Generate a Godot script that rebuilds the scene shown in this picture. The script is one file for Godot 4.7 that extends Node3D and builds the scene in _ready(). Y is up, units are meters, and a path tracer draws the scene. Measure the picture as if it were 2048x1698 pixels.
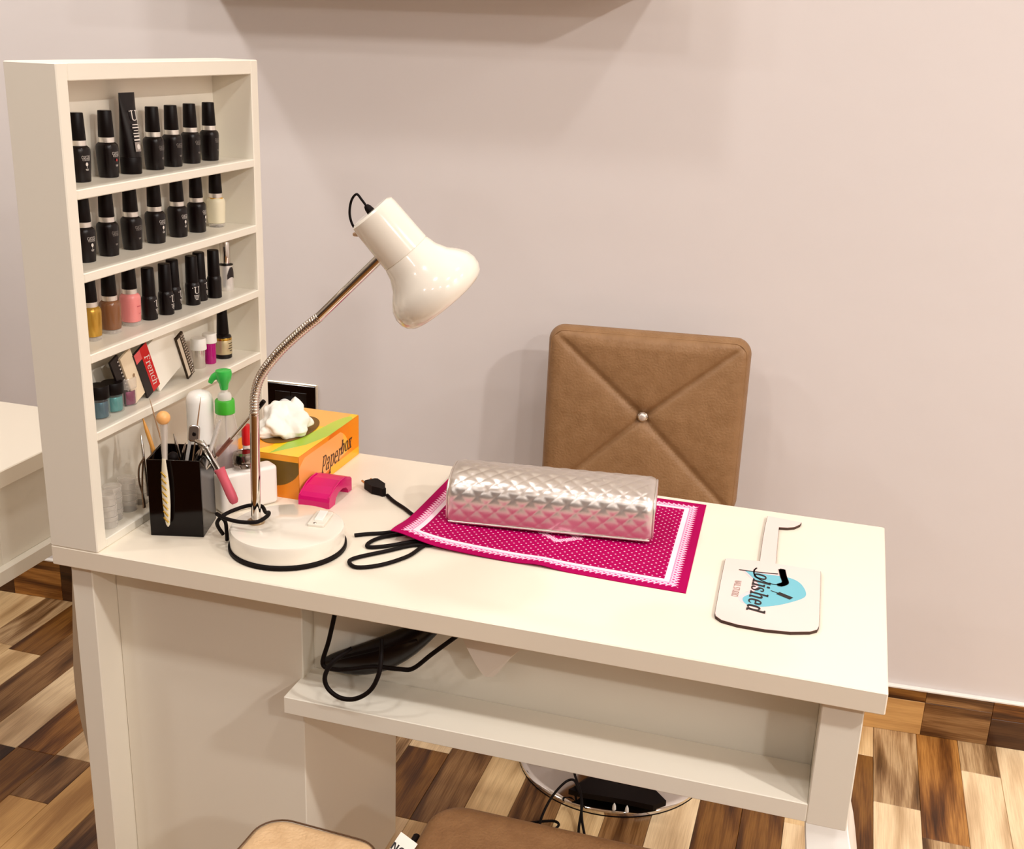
extends Node3D
# A manicure table with a rack of polish bottles at its left end, in front of a pale wall.
# Table frame: x along the table (0..1.2), z = 0 its back edge and 0.539 its front edge, y = 0.75 its top.

const YT := 0.75
const DEPTH := 0.539
const LEN := 1.2
var M := {}
var taken := {}
var rng := RandomNumberGenerator.new()

# ---------------------------------------------------------------- mesh helpers
class Geo:
	var p := PackedVector3Array()
	var g := PackedInt32Array()
	var uv := PackedVector2Array()
	var has_uv := false
	func tri(a: Vector3, b: Vector3, c: Vector3, grp := 0, ua := Vector2.ZERO, ub := Vector2.ZERO, uc := Vector2.ZERO) -> void:
		p.append(a); p.append(b); p.append(c)
		g.append(grp); g.append(grp); g.append(grp)
		uv.append(ua); uv.append(ub); uv.append(uc)
	func quad(a: Vector3, b: Vector3, c: Vector3, d: Vector3, grp := 0) -> void:
		tri(a, b, c, grp); tri(a, c, d, grp)
	func orient(from: int) -> void:
		var mid := Vector3.ZERO
		var n := p.size() - from
		if n <= 0:
			return
		for i in range(from, p.size()):
			mid += p[i]
		mid /= float(n)
		var vol := 0.0
		for i in range(from, p.size(), 3):
			vol += (p[i] - mid).dot((p[i + 1] - mid).cross(p[i + 2] - mid))
		if vol > 0.0:
			for i in range(from, p.size(), 3):
				var t := p[i + 1]; p[i + 1] = p[i + 2]; p[i + 2] = t
				var u := uv[i + 1]; uv[i + 1] = uv[i + 2]; uv[i + 2] = u
	func loft(rings: Array, cap0 := true, cap1 := true, groups: Array = [], closed := true) -> Geo:
		var from := p.size()
		for i in rings.size() - 1:
			var a: PackedVector3Array = rings[i]
			var b: PackedVector3Array = rings[i + 1]
			var grp: int = groups[i] if groups.size() > i else 1
			var n := a.size()
			for k in (n if closed else n - 1):
				var k2 := (k + 1) % n
				tri(a[k], a[k2], b[k2], grp); tri(a[k], b[k2], b[k], grp)
		if cap0: fan(rings[0], 901, false)
		if cap1: fan(rings[-1], 902, true)
		orient(from)
		return self
	func fan(r: PackedVector3Array, grp: int, rev: bool) -> void:
		var mid := Vector3.ZERO
		for v in r: mid += v
		mid /= float(r.size())
		for k in r.size():
			var a := r[k]
			var b := r[(k + 1) % r.size()]
			if rev: tri(mid, a, b, grp)
			else: tri(mid, b, a, grp)
	func lathe(prof: Array, n := 24, at := Vector3.ZERO, squash := 2.0, sx := 1.0, sz := 1.0) -> Geo:
		# prof: [radius, height] points from the bottom up; creases where the profile turns sharply; squash > 2 makes it squarer
		var rings := []
		var groups := []
		var grp := 1
		for i in prof.size():
			var ring := PackedVector3Array()
			for k in n:
				var a := TAU * k / n
				var ca := cos(a); var sa := sin(a)
				var m := 1.0
				if squash != 2.0:
					m = 1.0 / pow(pow(absf(ca), squash) + pow(absf(sa), squash), 1.0 / squash)
				ring.append(at + Vector3(prof[i][0] * ca * m * sx, prof[i][1], prof[i][0] * sa * m * sz))
			rings.append(ring)
			if i > 0:
				if i > 1:
					var d0 := Vector2(prof[i - 1][0] - prof[i - 2][0], prof[i - 1][1] - prof[i - 2][1])
					var d1 := Vector2(prof[i][0] - prof[i - 1][0], prof[i][1] - prof[i - 1][1])
					if absf(d0.angle_to(d1)) > 0.6: grp += 1
				groups.append(grp)
		return loft(rings, prof[0][0] > 1e-5, prof[-1][0] > 1e-5, groups)
	func tube(path: Array, r: float, n := 8, r2 := -1.0) -> Geo:
		var pts := PackedVector3Array()
		for q in path:
			if pts.is_empty() or (q as Vector3).distance_to(pts[-1]) > 1e-5: pts.append(q)
		var rings := []
		var t0 := (pts[1] - pts[0]).normalized()
		var up := Vector3.UP if absf(t0.y) < 0.9 else Vector3.RIGHT
		var u := t0.cross(up).normalized()
		for i in pts.size():
			var t: Vector3
			if i == 0: t = t0
			elif i == pts.size() - 1: t = (pts[i] - pts[i - 1]).normalized()
			else: t = (pts[i + 1] - pts[i - 1]).normalized()
			u = (u - t * u.dot(t)).normalized()
			var v := t.cross(u)
			var rr := r if r2 < 0.0 else lerpf(r, r2, float(i) / (pts.size() - 1))
			var ring := PackedVector3Array()
			for k in n:
				var a := TAU * k / n
				ring.append(pts[i] + (u * cos(a) + v * sin(a)) * rr)
			rings.append(ring)
		return loft(rings)
	func box(lo: Vector3, hi: Vector3, b := 0.0015) -> Geo:
		var rings := []
		var w := minf(b, minf(hi.x - lo.x, minf(hi.y - lo.y, hi.z - lo.z)) * 0.4)
		for s in [[lo.y, w], [lo.y + w, 0.0], [hi.y - w, 0.0], [hi.y, w]]:
			var i: float = s[1]
			var x0 := lo.x + i; var x1 := hi.x - i; var z0 := lo.z + i; var z1 := hi.z - i
			rings.append(PackedVector3Array([Vector3(x0 + w, s[0], z0), Vector3(x1 - w, s[0], z0), Vector3(x1, s[0], z0 + w), Vector3(x1, s[0], z1 - w), Vector3(x1 - w, s[0], z1), Vector3(x0 + w, s[0], z1), Vector3(x0, s[0], z1 - w), Vector3(x0, s[0], z0 + w)]))
		return loft(rings, true, true, [-1, -1, -1])
	func rbox(size: Vector3, r: float, e: float, at := Vector3.ZERO, seg := 5) -> Geo:
		# rounded-rectangle plan with rounded top and bottom edges; stands on at
		var rings := []
		var prof := []
		for k in seg + 1:
			var a := PI / 2 * k / seg
			prof.append([e * (1 - sin(a)), e * (1 - cos(a))])
		for k in seg + 1:
			var a := PI / 2 * (seg - k) / seg
			prof.append([e * (1 - sin(a)), size.y - e * (1 - cos(a))])
		for s in prof:
			rings.append(Geo.outline(size.x / 2 - s[0], size.z / 2 - s[0], maxf(r - s[0], 0.0003), s[1], at))
		return loft(rings)
	static func outline(hx: float, hz: float, r: float, y: float, at: Vector3, k := 6) -> PackedVector3Array:
		var out := PackedVector3Array()
		for c in 4:
			var cx: float = (hx - r) * [1, -1, -1, 1][c]
			var cz: float = (hz - r) * [1, 1, -1, -1][c]
			for i in k + 1:
				var a := PI / 2 * (c + float(i) / k)
				out.append(at + Vector3(cx + r * cos(a), y, cz + r * sin(a)))
		return out
	func prism(poly: PackedVector2Array, y0: float, y1: float, grp := -1) -> Geo:
		# polygon given as (x, z), extruded in y
		var from := p.size()
		var idx := Geometry2D.triangulate_polygon(poly)
		for i in range(0, idx.size(), 3):
			var a := poly[idx[i]]; var b := poly[idx[i + 1]]; var c := poly[idx[i + 2]]
			tri(Vector3(a.x, y1, a.y), Vector3(b.x, y1, b.y), Vector3(c.x, y1, c.y), grp)
			tri(Vector3(a.x, y0, a.y), Vector3(c.x, y0, c.y), Vector3(b.x, y0, b.y), grp)
		var ccw := not Geometry2D.is_polygon_clockwise(poly)
		# wind caps and sides by the polygon's own turn
		for i in range(from, p.size(), 3):
			var nrm := (p[i + 1] - p[i]).cross(p[i + 2] - p[i])
			var want_up := absf(p[i].y - y1) < 1e-7
			if (nrm.y > 0) == want_up:
				var t := p[i + 1]; p[i + 1] = p[i + 2]; p[i + 2] = t
		for i in poly.size():
			var a := poly[i]; var b := poly[(i + 1) % poly.size()]
			var q := [Vector3(a.x, y0, a.y), Vector3(b.x, y0, b.y), Vector3(b.x, y1, b.y), Vector3(a.x, y1, a.y)]
			if ccw: quad(q[0], q[1], q[2], q[3], grp)
			else: quad(q[1], q[0], q[3], q[2], grp)
		return self
	func add(o: Geo, x: Transform3D) -> Geo:
		for i in o.p.size(): p.append(x * o.p[i])
		g.append_array(o.g); uv.append_array(o.uv)
		return self
	func moved(x: Transform3D) -> Geo:
		for i in p.size(): p[i] = x * p[i]
		return self
	func mesh() -> ArrayMesh:
		var st := SurfaceTool.new()
		st.begin(Mesh.PRIMITIVE_TRIANGLES)
		for i in p.size():
			st.set_smooth_group(g[i] if g[i] >= 0 else 0xffffffff)
			if has_uv: st.set_uv(uv[i])
			st.add_vertex(p[i])
		st.generate_normals()
		return st.commit()

func smooth(pts: Array, n := 6) -> Array:
	var out := []
	for i in pts.size() - 1:
		var a: Vector3 = pts[maxi(i - 1, 0)]
		var b: Vector3 = pts[i]
		var c: Vector3 = pts[i + 1]
		var d: Vector3 = pts[mini(i + 2, pts.size() - 1)]
		for k in n:
			out.append(b.cubic_interpolate(c, a, d, float(k) / n))
	out.append(pts[-1])
	return out

func xf(at := Vector3.ZERO, euler := Vector3.ZERO) -> Transform3D:
	return Transform3D(Basis.from_euler(euler), at)

# ---------------------------------------------------------------- objects
func numbered(n: String) -> String:
	if not taken.has(n):
		taken[n] = 0
		return n
	taken[n] += 1
	return "%s_%03d" % [n, taken[n]]

func thing(called: String, label: String, category: String, at := Vector3.ZERO, turn := 0.0, group := "") -> Node3D:
	var o := Node3D.new()
	o.name = numbered(called)
	add_child(o)
	o.position = at
	o.rotation.y = turn
	tag(o, label, category, group)
	return o

func tag(o: Node, label: String, category: String, group := "") -> void:
	o.set_meta("label", label)
	o.set_meta("category", category)
	if group: o.set_meta("group", group)

func obj(called: String, ge: Variant, m: Material, parent: Node = null, label := "") -> MeshInstance3D:
	var o := MeshInstance3D.new()
	o.mesh = ge.mesh() if ge is Geo else ge
	o.material_override = m
	if parent == null:
		o.name = numbered(called)
		add_child(o)
	else:
		o.name = called
		parent.add_child(o, true)
	if label: o.set_meta("label", label)
	return o

func struct(called: String, ge: Variant, m: Material, label: String) -> MeshInstance3D:
	var o := obj(called, ge, m)
	o.set_meta("kind", "structure")
	o.set_meta("label", label)
	o.set_meta("category", called.get_slice("_", 0))
	return o

func dup(o: Node3D, at: Vector3, turn: float, label: String, group := "") -> Node3D:
	var c: Node3D = o.duplicate()
	c.name = numbered(RegEx.create_from_string("_\\d+$").sub(String(o.name), ""))
	add_child(c)
	c.position = at
	c.rotation.y = turn
	c.set_meta("label", label)
	if group: c.set_meta("group", group)
	return c

# ---------------------------------------------------------------- lettering
func letters(text: String, size: float, font_name := "Droid Sans", bold := false, slant := 0.0, squeeze := 1.0) -> Geo:
	# flat letters in the x-y plane facing +z, their middle at the origin, size = height of the em
	var f := SystemFont.new()
	f.font_names = PackedStringArray([font_name])
	if bold: f.font_weight = 700
	var t := TextMesh.new()
	t.font = f
	t.text = text
	t.font_size = 32
	t.pixel_size = size / 32.0
	t.depth = 0.0
	t.curve_step = 2.0
	var arr := t.surface_get_arrays(0)
	var v: PackedVector3Array = arr[Mesh.ARRAY_VERTEX]
	var idx: PackedInt32Array = arr[Mesh.ARRAY_INDEX] if arr[Mesh.ARRAY_INDEX] != null else PackedInt32Array()
	var ge := Geo.new()
	if idx.is_empty():
		for i in v.size(): idx.append(i)
	for i in range(0, idx.size(), 3):
		var q := []
		for k in 3:
			var w := v[idx[i + k]]
			q.append(Vector3((w.x + slant * w.y) * squeeze, w.y, 0.0))
		ge.tri(q[0], q[1], q[2], -1)
	return ge

func bend_round(ge: Geo, r: float, y: float, turn := 0.0) -> Geo:
	# bends flat letters round an upright cylinder of radius r, facing +z before the turn
	for i in ge.p.size():
		var a := ge.p[i].x / r + turn
		var rr := r + ge.p[i].z
		ge.p[i] = Vector3(rr * sin(a), y + ge.p[i].y, rr * cos(a))
	return ge

func flat_rect(w: float, h: float, at := Vector2.ZERO, n := 6) -> Geo:
	var ge := Geo.new()
	for i in n:
		var x0 := at.x - w / 2 + w * i / n
		var x1 := at.x - w / 2 + w * (i + 1) / n
		ge.quad(Vector3(x0, at.y - h / 2, 0), Vector3(x0, at.y + h / 2, 0), Vector3(x1, at.y + h / 2, 0), Vector3(x1, at.y - h / 2, 0), -1)
	return ge

func flat_disc(r: float, at := Vector2.ZERO, ry := -1.0, n := 16) -> Geo:
	var ge := Geo.new()
	var b := r if ry < 0 else ry
	for i in n:
		var a0 := TAU * i / n; var a1 := TAU * (i + 1) / n
		ge.tri(Vector3(at.x, at.y, 0), Vector3(at.x + r * cos(a1), at.y + b * sin(a1), 0), Vector3(at.x + r * cos(a0), at.y + b * sin(a0), 0), -1)
	return ge

# ---------------------------------------------------------------- materials
func mat(c: Color, rough := 0.5, metal := 0.0, spec := 0.5) -> StandardMaterial3D:
	var m := StandardMaterial3D.new()
	m.albedo_color = c
	m.roughness = rough
	m.metallic = metal
	m.metallic_specular = spec
	return m

func rgb8(r: int, g: int, b: int) -> Color:
	return Color8(r, g, b)

func glass(c: Color, alpha: float, rough := 0.05) -> StandardMaterial3D:
	var m := mat(Color(c, alpha), rough)
	m.transparency = BaseMaterial3D.TRANSPARENCY_ALPHA
	return m

func noise_tex(freq: float, seed_: int, lo: Color, hi: Color, size := 256, normal := false, bump := 4.0) -> NoiseTexture2D:
	var n := FastNoiseLite.new()
	n.seed = seed_
	n.frequency = freq
	n.fractal_octaves = 4
	var t := NoiseTexture2D.new()
	t.width = size; t.height = size
	t.seamless = true
	t.noise = n
	if normal:
		t.as_normal_map = true
		t.bump_strength = bump
	else:
		var r := Gradient.new()
		r.set_color(0, lo); r.set_color(1, hi)
		t.color_ramp = r
	return t

func leather(c1: Color, c2: Color) -> StandardMaterial3D:
	var m := mat(Color.WHITE, 0.5, 0.0, 0.4)
	m.albedo_texture = noise_tex(0.02, 5, c1, c2)
	m.normal_enabled = true
	m.normal_texture = noise_tex(0.12, 6, Color.BLACK, Color.WHITE, 256, true, 3.0)
	m.normal_scale = 0.35
	m.uv1_triplanar = true
	m.uv1_scale = Vector3(5, 5, 5)
	return m

func grain_image(seed_: int, strong: float) -> ImageTexture:
	# grey wood grain, light = 1: long streaks bent by slow noise, soft cathedral rings
	var w := 128; var h := 512
	var a := FastNoiseLite.new(); a.seed = seed_; a.frequency = 0.008; a.fractal_octaves = 2
	var b := FastNoiseLite.new(); b.seed = seed_ + 7; b.frequency = 0.05; b.fractal_octaves = 4
	var im := Image.create(w, h, false, Image.FORMAT_RGB8)
	var off := float(seed_ % 11) * 9.0
	for y in h:
		for x in w:
			var bend := a.get_noise_2d(x * 0.5, y * 0.34) * 2.2
			var ring := sin((x * 0.06 + bend * 1.3 + off) * 3.0) * 0.5 + 0.5
			var fine := b.get_noise_2d(x * 5.0 + 100.0, y * 0.36) * 0.5 + 0.5
			var slow := a.get_noise_2d(x * 1.8 - 300.0, y * 0.50 + 50.0)
			var v := clampf(1.0 - strong * (0.13 * ring * ring + 0.46 * fine - 0.12 + 0.65 * maxf(slow, -0.1)), 0.25, 1.0)
			im.set_pixel(x, y, Color(v, lerpf(v * v, v, 0.7), lerpf(v * v, v, 0.4)))
	return ImageTexture.create_from_image(im)

func materials() -> void:
	M.paint = mat(rgb8(238, 231, 215), 0.32, 0.0, 0.45)
	M.top = mat(rgb8(238, 227, 207), 0.28, 0.0, 0.45)
	var wl := mat(rgb8(224, 216, 212), 0.75, 0.0, 0.3)
	wl.normal_enabled = true
	wl.normal_texture = noise_tex(0.02, 11, Color.BLACK, Color.WHITE, 512, true, 2.0)
	wl.normal_scale = 0.12
	wl.uv1_triplanar = true
	wl.uv1_world_triplanar = true
	wl.uv1_scale = Vector3(0.8, 0.8, 0.8)
	M.wall = wl
	M.ceiling = mat(rgb8(226, 216, 204), 0.9)
	M.far_wall = mat(rgb8(88, 76, 68), 0.9)  # unseen wall, darkened to cut fill light and darken chrome reflections
	M.side_wall = mat(rgb8(224, 216, 206), 0.9)
	M.black = mat(rgb8(14, 5, 5), 0.28, 0.0, 0.4)
	M.cap = mat(rgb8(14, 6, 5), 0.4, 0.0, 0.28)
	M.rubber = mat(rgb8(18, 10, 8), 0.55, 0.0, 0.25)
	M.acrylic = mat(rgb8(10, 3, 3), 0.1, 0.0, 0.35)
	M.silver = mat(rgb8(240, 234, 226), 0.34, 0.8)
	M.chrome = mat(rgb8(225, 220, 214), 0.06, 1.0)
	M.brushed = mat(rgb8(205, 198, 190), 0.18, 1.0)
	M.white = mat(rgb8(244, 240, 232), 0.22, 0.0, 0.5)
	M.lamp = mat(rgb8(238, 229, 213), 0.14, 0.0, 0.5)
	M.lamp.clearcoat_enabled = true
	M.lamp.clearcoat = 0.5
	M.lamp.clearcoat_roughness = 0.06
	M.frost = mat(rgb8(240, 236, 228), 0.5)
	M.ink = mat(rgb8(222, 214, 205), 0.5)
	M.ink_grey = mat(rgb8(150, 140, 132), 0.5)
	M.ink_black = mat(rgb8(26, 12, 12), 0.5)
	M.clear = glass(rgb8(245, 240, 232), 0.07, 0.03)
	M.clear_thick = glass(rgb8(240, 232, 222), 0.32, 0.06)
	M.leather = leather(rgb8(140, 104, 68), rgb8(156, 119, 82))
	M.shaded_leather = leather(rgb8(118, 82, 50), rgb8(132, 95, 60))  # client seat leather darkened: shade put into its colour
	M.lit_tan_leather = leather(rgb8(196, 160, 118), rgb8(214, 180, 138))  # stool leather made paler: strong light put into its colour
	M.seam = mat(rgb8(84, 55, 28), 0.7)
	M.pink = mat(rgb8(208, 0, 104), 0.28)
	M.gold = mat(rgb8(205, 165, 70), 0.25, 0.9)
	M.red = mat(rgb8(200, 14, 20), 0.35)
	M.wood_grain = []
	for s in [3, 14, 29, 52]: M.wood_grain.append(grain_image(s, 0.9))
	for s in [5, 17, 31, 60]: M.wood_grain.append(grain_image(s, 0.30))
	M.wood = {}

func wood(kind: String, g: int) -> StandardMaterial3D:
	var key := kind + str(g)
	if not M.wood.has(key):
		var c: Color = {"pale": rgb8(255, 228, 184), "light": rgb8(244, 211, 158), "tan": rgb8(216, 168, 104), "grey": rgb8(206, 174, 130), "orange": rgb8(188, 132, 66), "brown": rgb8(158, 118, 74), "umber": rgb8(142, 96, 42), "dark": rgb8(86, 54, 28)}[kind]
		var m := mat(c, 0.34, 0.0, 0.45)
		m.albedo_texture = M.wood_grain[g + 4 if kind in ["pale", "light", "tan"] else g]
		M.wood[key] = m
	return M.wood[key]

# ---------------------------------------------------------------- the scene
func _ready() -> void:
	rng.seed = 20240607
	# camera
	var cam := Camera3D.new()
	cam.name = "camera"
	cam.position = Vector3(1.0847, 1.4939, 1.8542)
	cam.rotation = Vector3(-0.3249, 0.2784, 0.0381)
	cam.fov = rad_to_deg(2.0 * atan(849.0 / 2301.26))
	cam.near = 0.05
	add_child(cam)
	# surroundings: a closed room, so nothing but its lamps lights it
	var we := WorldEnvironment.new()
	we.name = "environment"
	var e := Environment.new()
	e.background_mode = Environment.BG_COLOR
	e.background_color = Color(0.02, 0.018, 0.015)
	e.ambient_light_source = Environment.AMBIENT_SOURCE_BG
	e.tonemap_mode = Environment.TONE_MAPPER_LINEAR
	e.tonemap_exposure = 1.1
	e.sdfgi_enabled = true
	e.ssao_enabled = true
	e.ssil_enabled = true
	we.environment = e
	add_child(we)
	materials()
	lamps()
	room()
	table()
	second_table()
	rack()
	bottles()
	rack_lower()
	chair_behind()
	front_seats()
	holder()
	table_bottles()
	tissue_box()
	desk_lamp()
	cord_and_plug()
	mat_and_pillow()
	paddle()
	pink_arch()
	under_table()
	outlet()

# ceiling lamps: x, z, energy
func lamps() -> void:
	var warm := Color(1.0, 0.987, 0.98)
	var cols := [[-1.0, "left of the table", 1.3], [0.19, "over the polish rack end", 0.95], [1.38, "over the right table end", 0.85], [2.95, "near the right wall", 3.6]]
	var rows := [[0.30, 0.66, "back row"], [1.40, 0.76, "middle row"], [3.00, 0.58, "front row"]]
	var list := []
	for r in rows:
		for c in cols:
			var k := 1.0
			if c[0] > 2.0: k = 0.6 if r[0] < 1.0 else 1.7
			if c[0] < -0.5 and r[0] < 1.0: k = 1.5
			list.append([c[0], r[0] - (0.2 if c[0] < -0.5 else 0.0), r[1] * c[2] * k, r[2] + " " + c[1]])
	for l in list:
		var t := thing("ceiling_light", "round recessed ceiling light, " + l[3], "ceiling light", Vector3(l[0], 2.75, l[1]), 0.0, "recessed ceiling lights")
		obj("frame", Geo.new().lathe([[0.075, -0.004], [0.1, -0.006], [0.104, 0.0], [0.075, 0.0], [0.075, -0.004]], 32), M.white, t)
		var em := mat(Color(1, 0.95, 0.88), 0.5)
		em.emission_enabled = true
		em.emission = Color(1.0, 0.9, 0.78)
		em.emission_energy_multiplier = 1.5
		obj("diffuser", Geo.new().lathe([[0.0, -0.002], [0.075, -0.002], [0.075, 0.0]], 32), em, t)
		var a := AreaLight3D.new()
		a.name = "light"
		a.area_size = Vector2(0.13, 0.13)
		a.light_energy = l[2]
		a.light_color = warm
		a.area_range = 9.0
		a.area_attenuation = 2.0
		a.shadow_enabled = true
		t.add_child(a)
		a.position = Vector3(0, -0.012, 0)
		a.rotation = Vector3(-PI / 2, 0, 0)

func wall_at(x: float) -> float:
	return -0.5605 - 0.056 * x

func room() -> void:
	var turn := atan(0.056)
	var wb := struct("wall_back", Geo.new().box(Vector3(-3.6, 0, -0.12), Vector3(3.6, 2.75, 0), 0.001), M.wall, "pale pinkish beige plaster wall behind the manicure table")
	wb.position = Vector3(0.1, 0, wall_at(0.1)); wb.rotation.y = turn
	struct("wall_left", Geo.new().box(Vector3(-3.3, 0, -0.9), Vector3(-3.2, 2.75, 4.2), 0.001), M.side_wall, "plain pale side wall left of the camera, out of view")
	struct("wall_right", Geo.new().box(Vector3(3.4, 0, -0.9), Vector3(3.5, 2.75, 4.2), 0.001), M.side_wall, "plain pale side wall right of the camera, out of view")
	struct("wall_front", Geo.new().box(Vector3(-3.4, 0, 4.2), Vector3(3.6, 2.75, 4.3), 0.001), M.far_wall, "plain wall behind the camera, darkened to cut fill light, out of view")
	struct("ceiling", Geo.new().box(Vector3(-3.6, 2.75, -1.0), Vector3(3.7, 2.85, 4.4), 0.001), M.ceiling, "flat white ceiling above the room, out of view")
	# floor: a base with boards on it
	var base := Geo.new().box(Vector3(-3.4, -0.12, -1.0), Vector3(3.6, -0.009, 4.3), 0.001)
	var fl := struct("floor", base, mat(rgb8(60, 38, 18), 0.8), "floor of mixed light and dark wood boards laid towards the wall")
	var rest := Geo.new()
	rest.box(Vector3(-3.4, -0.009, -0.9), Vector3(-1.56, 0.0, 4.3), 0.0005)
	rest.box(Vector3(2.30, -0.009, -0.9), Vector3(3.6, 0.0, 4.3), 0.0005)
	rest.box(Vector3(-1.56, -0.009, 1.0), Vector3(2.30, 0.0, 4.3), 0.0005)
	obj("boards", rest, wood("umber", 0), fl).set_meta("kind", "stuff")  # unseen boards, made dark to dim reflections and bounced light
	var xs := [-1.56, -1.46, -1.365, -1.27, -1.175, -1.08, -0.985, -0.89, -0.80, -0.704, -0.60, -0.503, -0.408, -0.316, -0.22, -0.12, -0.02, 0.08, 0.185, 0.29, 0.385, 0.477, 0.568, 0.661, 0.755, 0.845, 0.933, 1.02, 1.105, 1.19, 1.28, 1.375, 1.466, 1.548, 1.64, 1.735, 1.83, 1.925, 2.02, 2.115, 2.21, 2.30]
	# boards seen in the photo: column -> [[end z, kind], ...] from the wall towards the camera
	var known := {
		5: [[-0.5, "umber"], [0.1, "light"], [0.5, "brown"]],
		6: [[-0.20, "light"], [0.105, "tan"], [0.4, "dark"]],
		7: [[-0.256, "grey"], [0.1, "light"], [0.4, "umber"]],
		8: [[-0.24, "umber"], [0.1, "light"], [0.4, "dark"]],
		9: [[0.1, "brown"], [0.4, "dark"]],
		10: [[0.102, "pale"], [0.4, "dark"]],
		11: [[0.098, "orange"], [0.34, "umber"]],
		12: [[-0.1, "brown"], [0.094, "pale"], [0.240, "brown"], [0.55, "tan"]],
		13: [[0.0, "light"], [0.09, "pale"], [0.5, "tan"]],
		14: [[0.08, "brown"], [0.45, "brown"]],
		19: [[-0.192, "pale"], [0.044, "umber"], [0.4, "pale"]],
		20: [[-0.35, "pale"], [0.044, "brown"], [0.4, "light"]],
		21: [[0.06, "light"], [0.4, "brown"]],
		22: [[-0.3, "light"], [0.2, "brown"]],
		23: [[0.1, "light"]],
		24: [[0.1, "brown"]],
		25: [[0.05, "pale"]],
		26: [[0.1, "umber"]],
		27: [[0.1, "umber"]],
		28: [[-0.2, "light"], [0.2, "pale"]],
		29: [[-0.499, "light"], [0.1, "umber"]],
		30: [[-0.333, "grey"], [0.1, "pale"]],
		31: [[-0.243, "orange"], [0.1, "grey"]],
		32: [[-0.512, "grey"], [0.0, "pale"]],
		33: [[0.05, "pale"]],
		34: [[-0.2, "light"], [0.2, "brown"]],
	}
	var kinds := ["pale", "light", "tan", "grey", "orange", "brown", "umber", "dark"]
	for i in xs.size() - 1:
		var z := -0.80
		var n := 0
		var list: Array = known.get(i, [])
		while z < 1.0:
			var z2: float
			var kind: String
			if n < list.size():
				z2 = list[n][0]; kind = list[n][1]
			else:
				z2 = z + rng.randf_range(0.3, 0.62)
				kind = kinds[rng.randi() % kinds.size()]
			if z2 > 0.93: z2 = 1.0
			obj("plank", board(xs[i], xs[i + 1], -0.009, 0.0, z, z2, true), wood(kind, rng.randi() % 4), fl)
			z = z2
			n += 1
	# baseboard cut from the same boards
	var bb := Node3D.new()
	bb.name = "baseboard_back"
	add_child(bb)
	bb.set_meta("kind", "structure"); bb.set_meta("label", "baseboard of mixed wood pieces along the foot of the back wall"); bb.set_meta("category", "baseboard")
	bb.position = Vector3(0, 0, wall_at(0)); bb.rotation.y = turn
	var bx := [-1.75, -1.6, -1.45, -1.29, -1.14, -0.986, -0.839, -0.69, -0.54, -0.39, -0.24, -0.09, 0.06, 0.2, 0.35, 0.5, 0.64, 0.79, 0.94, 1.09, 1.235, 1.385, 1.53, 1.68, 1.83, 1.98, 2.13, 2.3]
	var two := {4: ["dark", "dark"], 5: ["umber", "orange"], 6: ["dark", "dark"], 20: ["umber", "tan"], 21: ["brown", "brown"], 22: ["orange", "dark"], 23: ["brown", "tan"]}
	for i in bx.size() - 1:
		var k: Array = two.get(i, [kinds[rng.randi() % 8], kinds[rng.randi() % 8]])
		var cut: float = 0.07 if i in [22] else 0.085
		var lo := board(-cut, 0.0, 0.0, 0.012, bx[i], bx[i + 1], false)
		var hi := board(-0.112, -cut, 0.0, 0.012, bx[i], bx[i + 1], false)
		for q in [[lo, k[1]], [hi, k[0]]]:
			var o := obj("plank", q[0], wood(q[1], rng.randi() % 4), bb)
			o.transform = Transform3D(Basis(Vector3(0, -1, 0), Vector3(0, 0, 1), Vector3(1, 0, 0)), Vector3(0, 0, 0.0))
	obj("cap_strip", Geo.new().box(Vector3(-1.75, 0.112, 0.0), Vector3(2.3, 0.117, 0.013), 0.001), M.white, bb, "white filler line and painted lit edge along the top of the baseboard")  # white ledge; the bright light on its edge is put into the colour
	# the cabinet on the wall just above the picture: its shade falls on the wall
	var wc := thing("wall_cabinet", "white wall cabinet hung above the table, just out of view", "cabinet", Vector3(0, 0, wall_at(0)), turn)
	obj("body", Geo.new().box(Vector3(-0.34, 1.60, 0.001), Vector3(0.66, 2.2, 0.19), 0.002), M.paint, wc)
	obj("door", Geo.new().box(Vector3(-0.338, 1.604, 0.191), Vector3(0.158, 2.196, 0.208), 0.002), M.paint, wc)
	obj("door", Geo.new().box(Vector3(0.162, 1.604, 0.191), Vector3(0.658, 2.196, 0.208), 0.002), M.paint, wc)

func board(x0: float, x1: float, y0: float, y1: float, z0: float, z1: float, gap: bool) -> Geo:
	# grain runs along z; edges eased
	var ge := Geo.new()
	var s := 0.0007 if gap else 0.0004
	ge.box(Vector3(x0 + s * 0.5, y0, z0 + s * 0.5), Vector3(x1 - s * 0.5, y1, z1 - s * 0.5), 0.0008)
	ge.has_uv = true
	var ou := rng.randf() * 0.14; var ov := rng.randf() * maxf(0.0, 0.98 - (z1 - z0) / 0.95)
	for i in ge.p.size():
		ge.uv[i] = Vector2(ou + clampf((ge.p[i].x - x0) / 0.112, 0.0, 0.85), ov + (ge.p[i].z - z0) / 0.95)
	return ge

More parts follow.
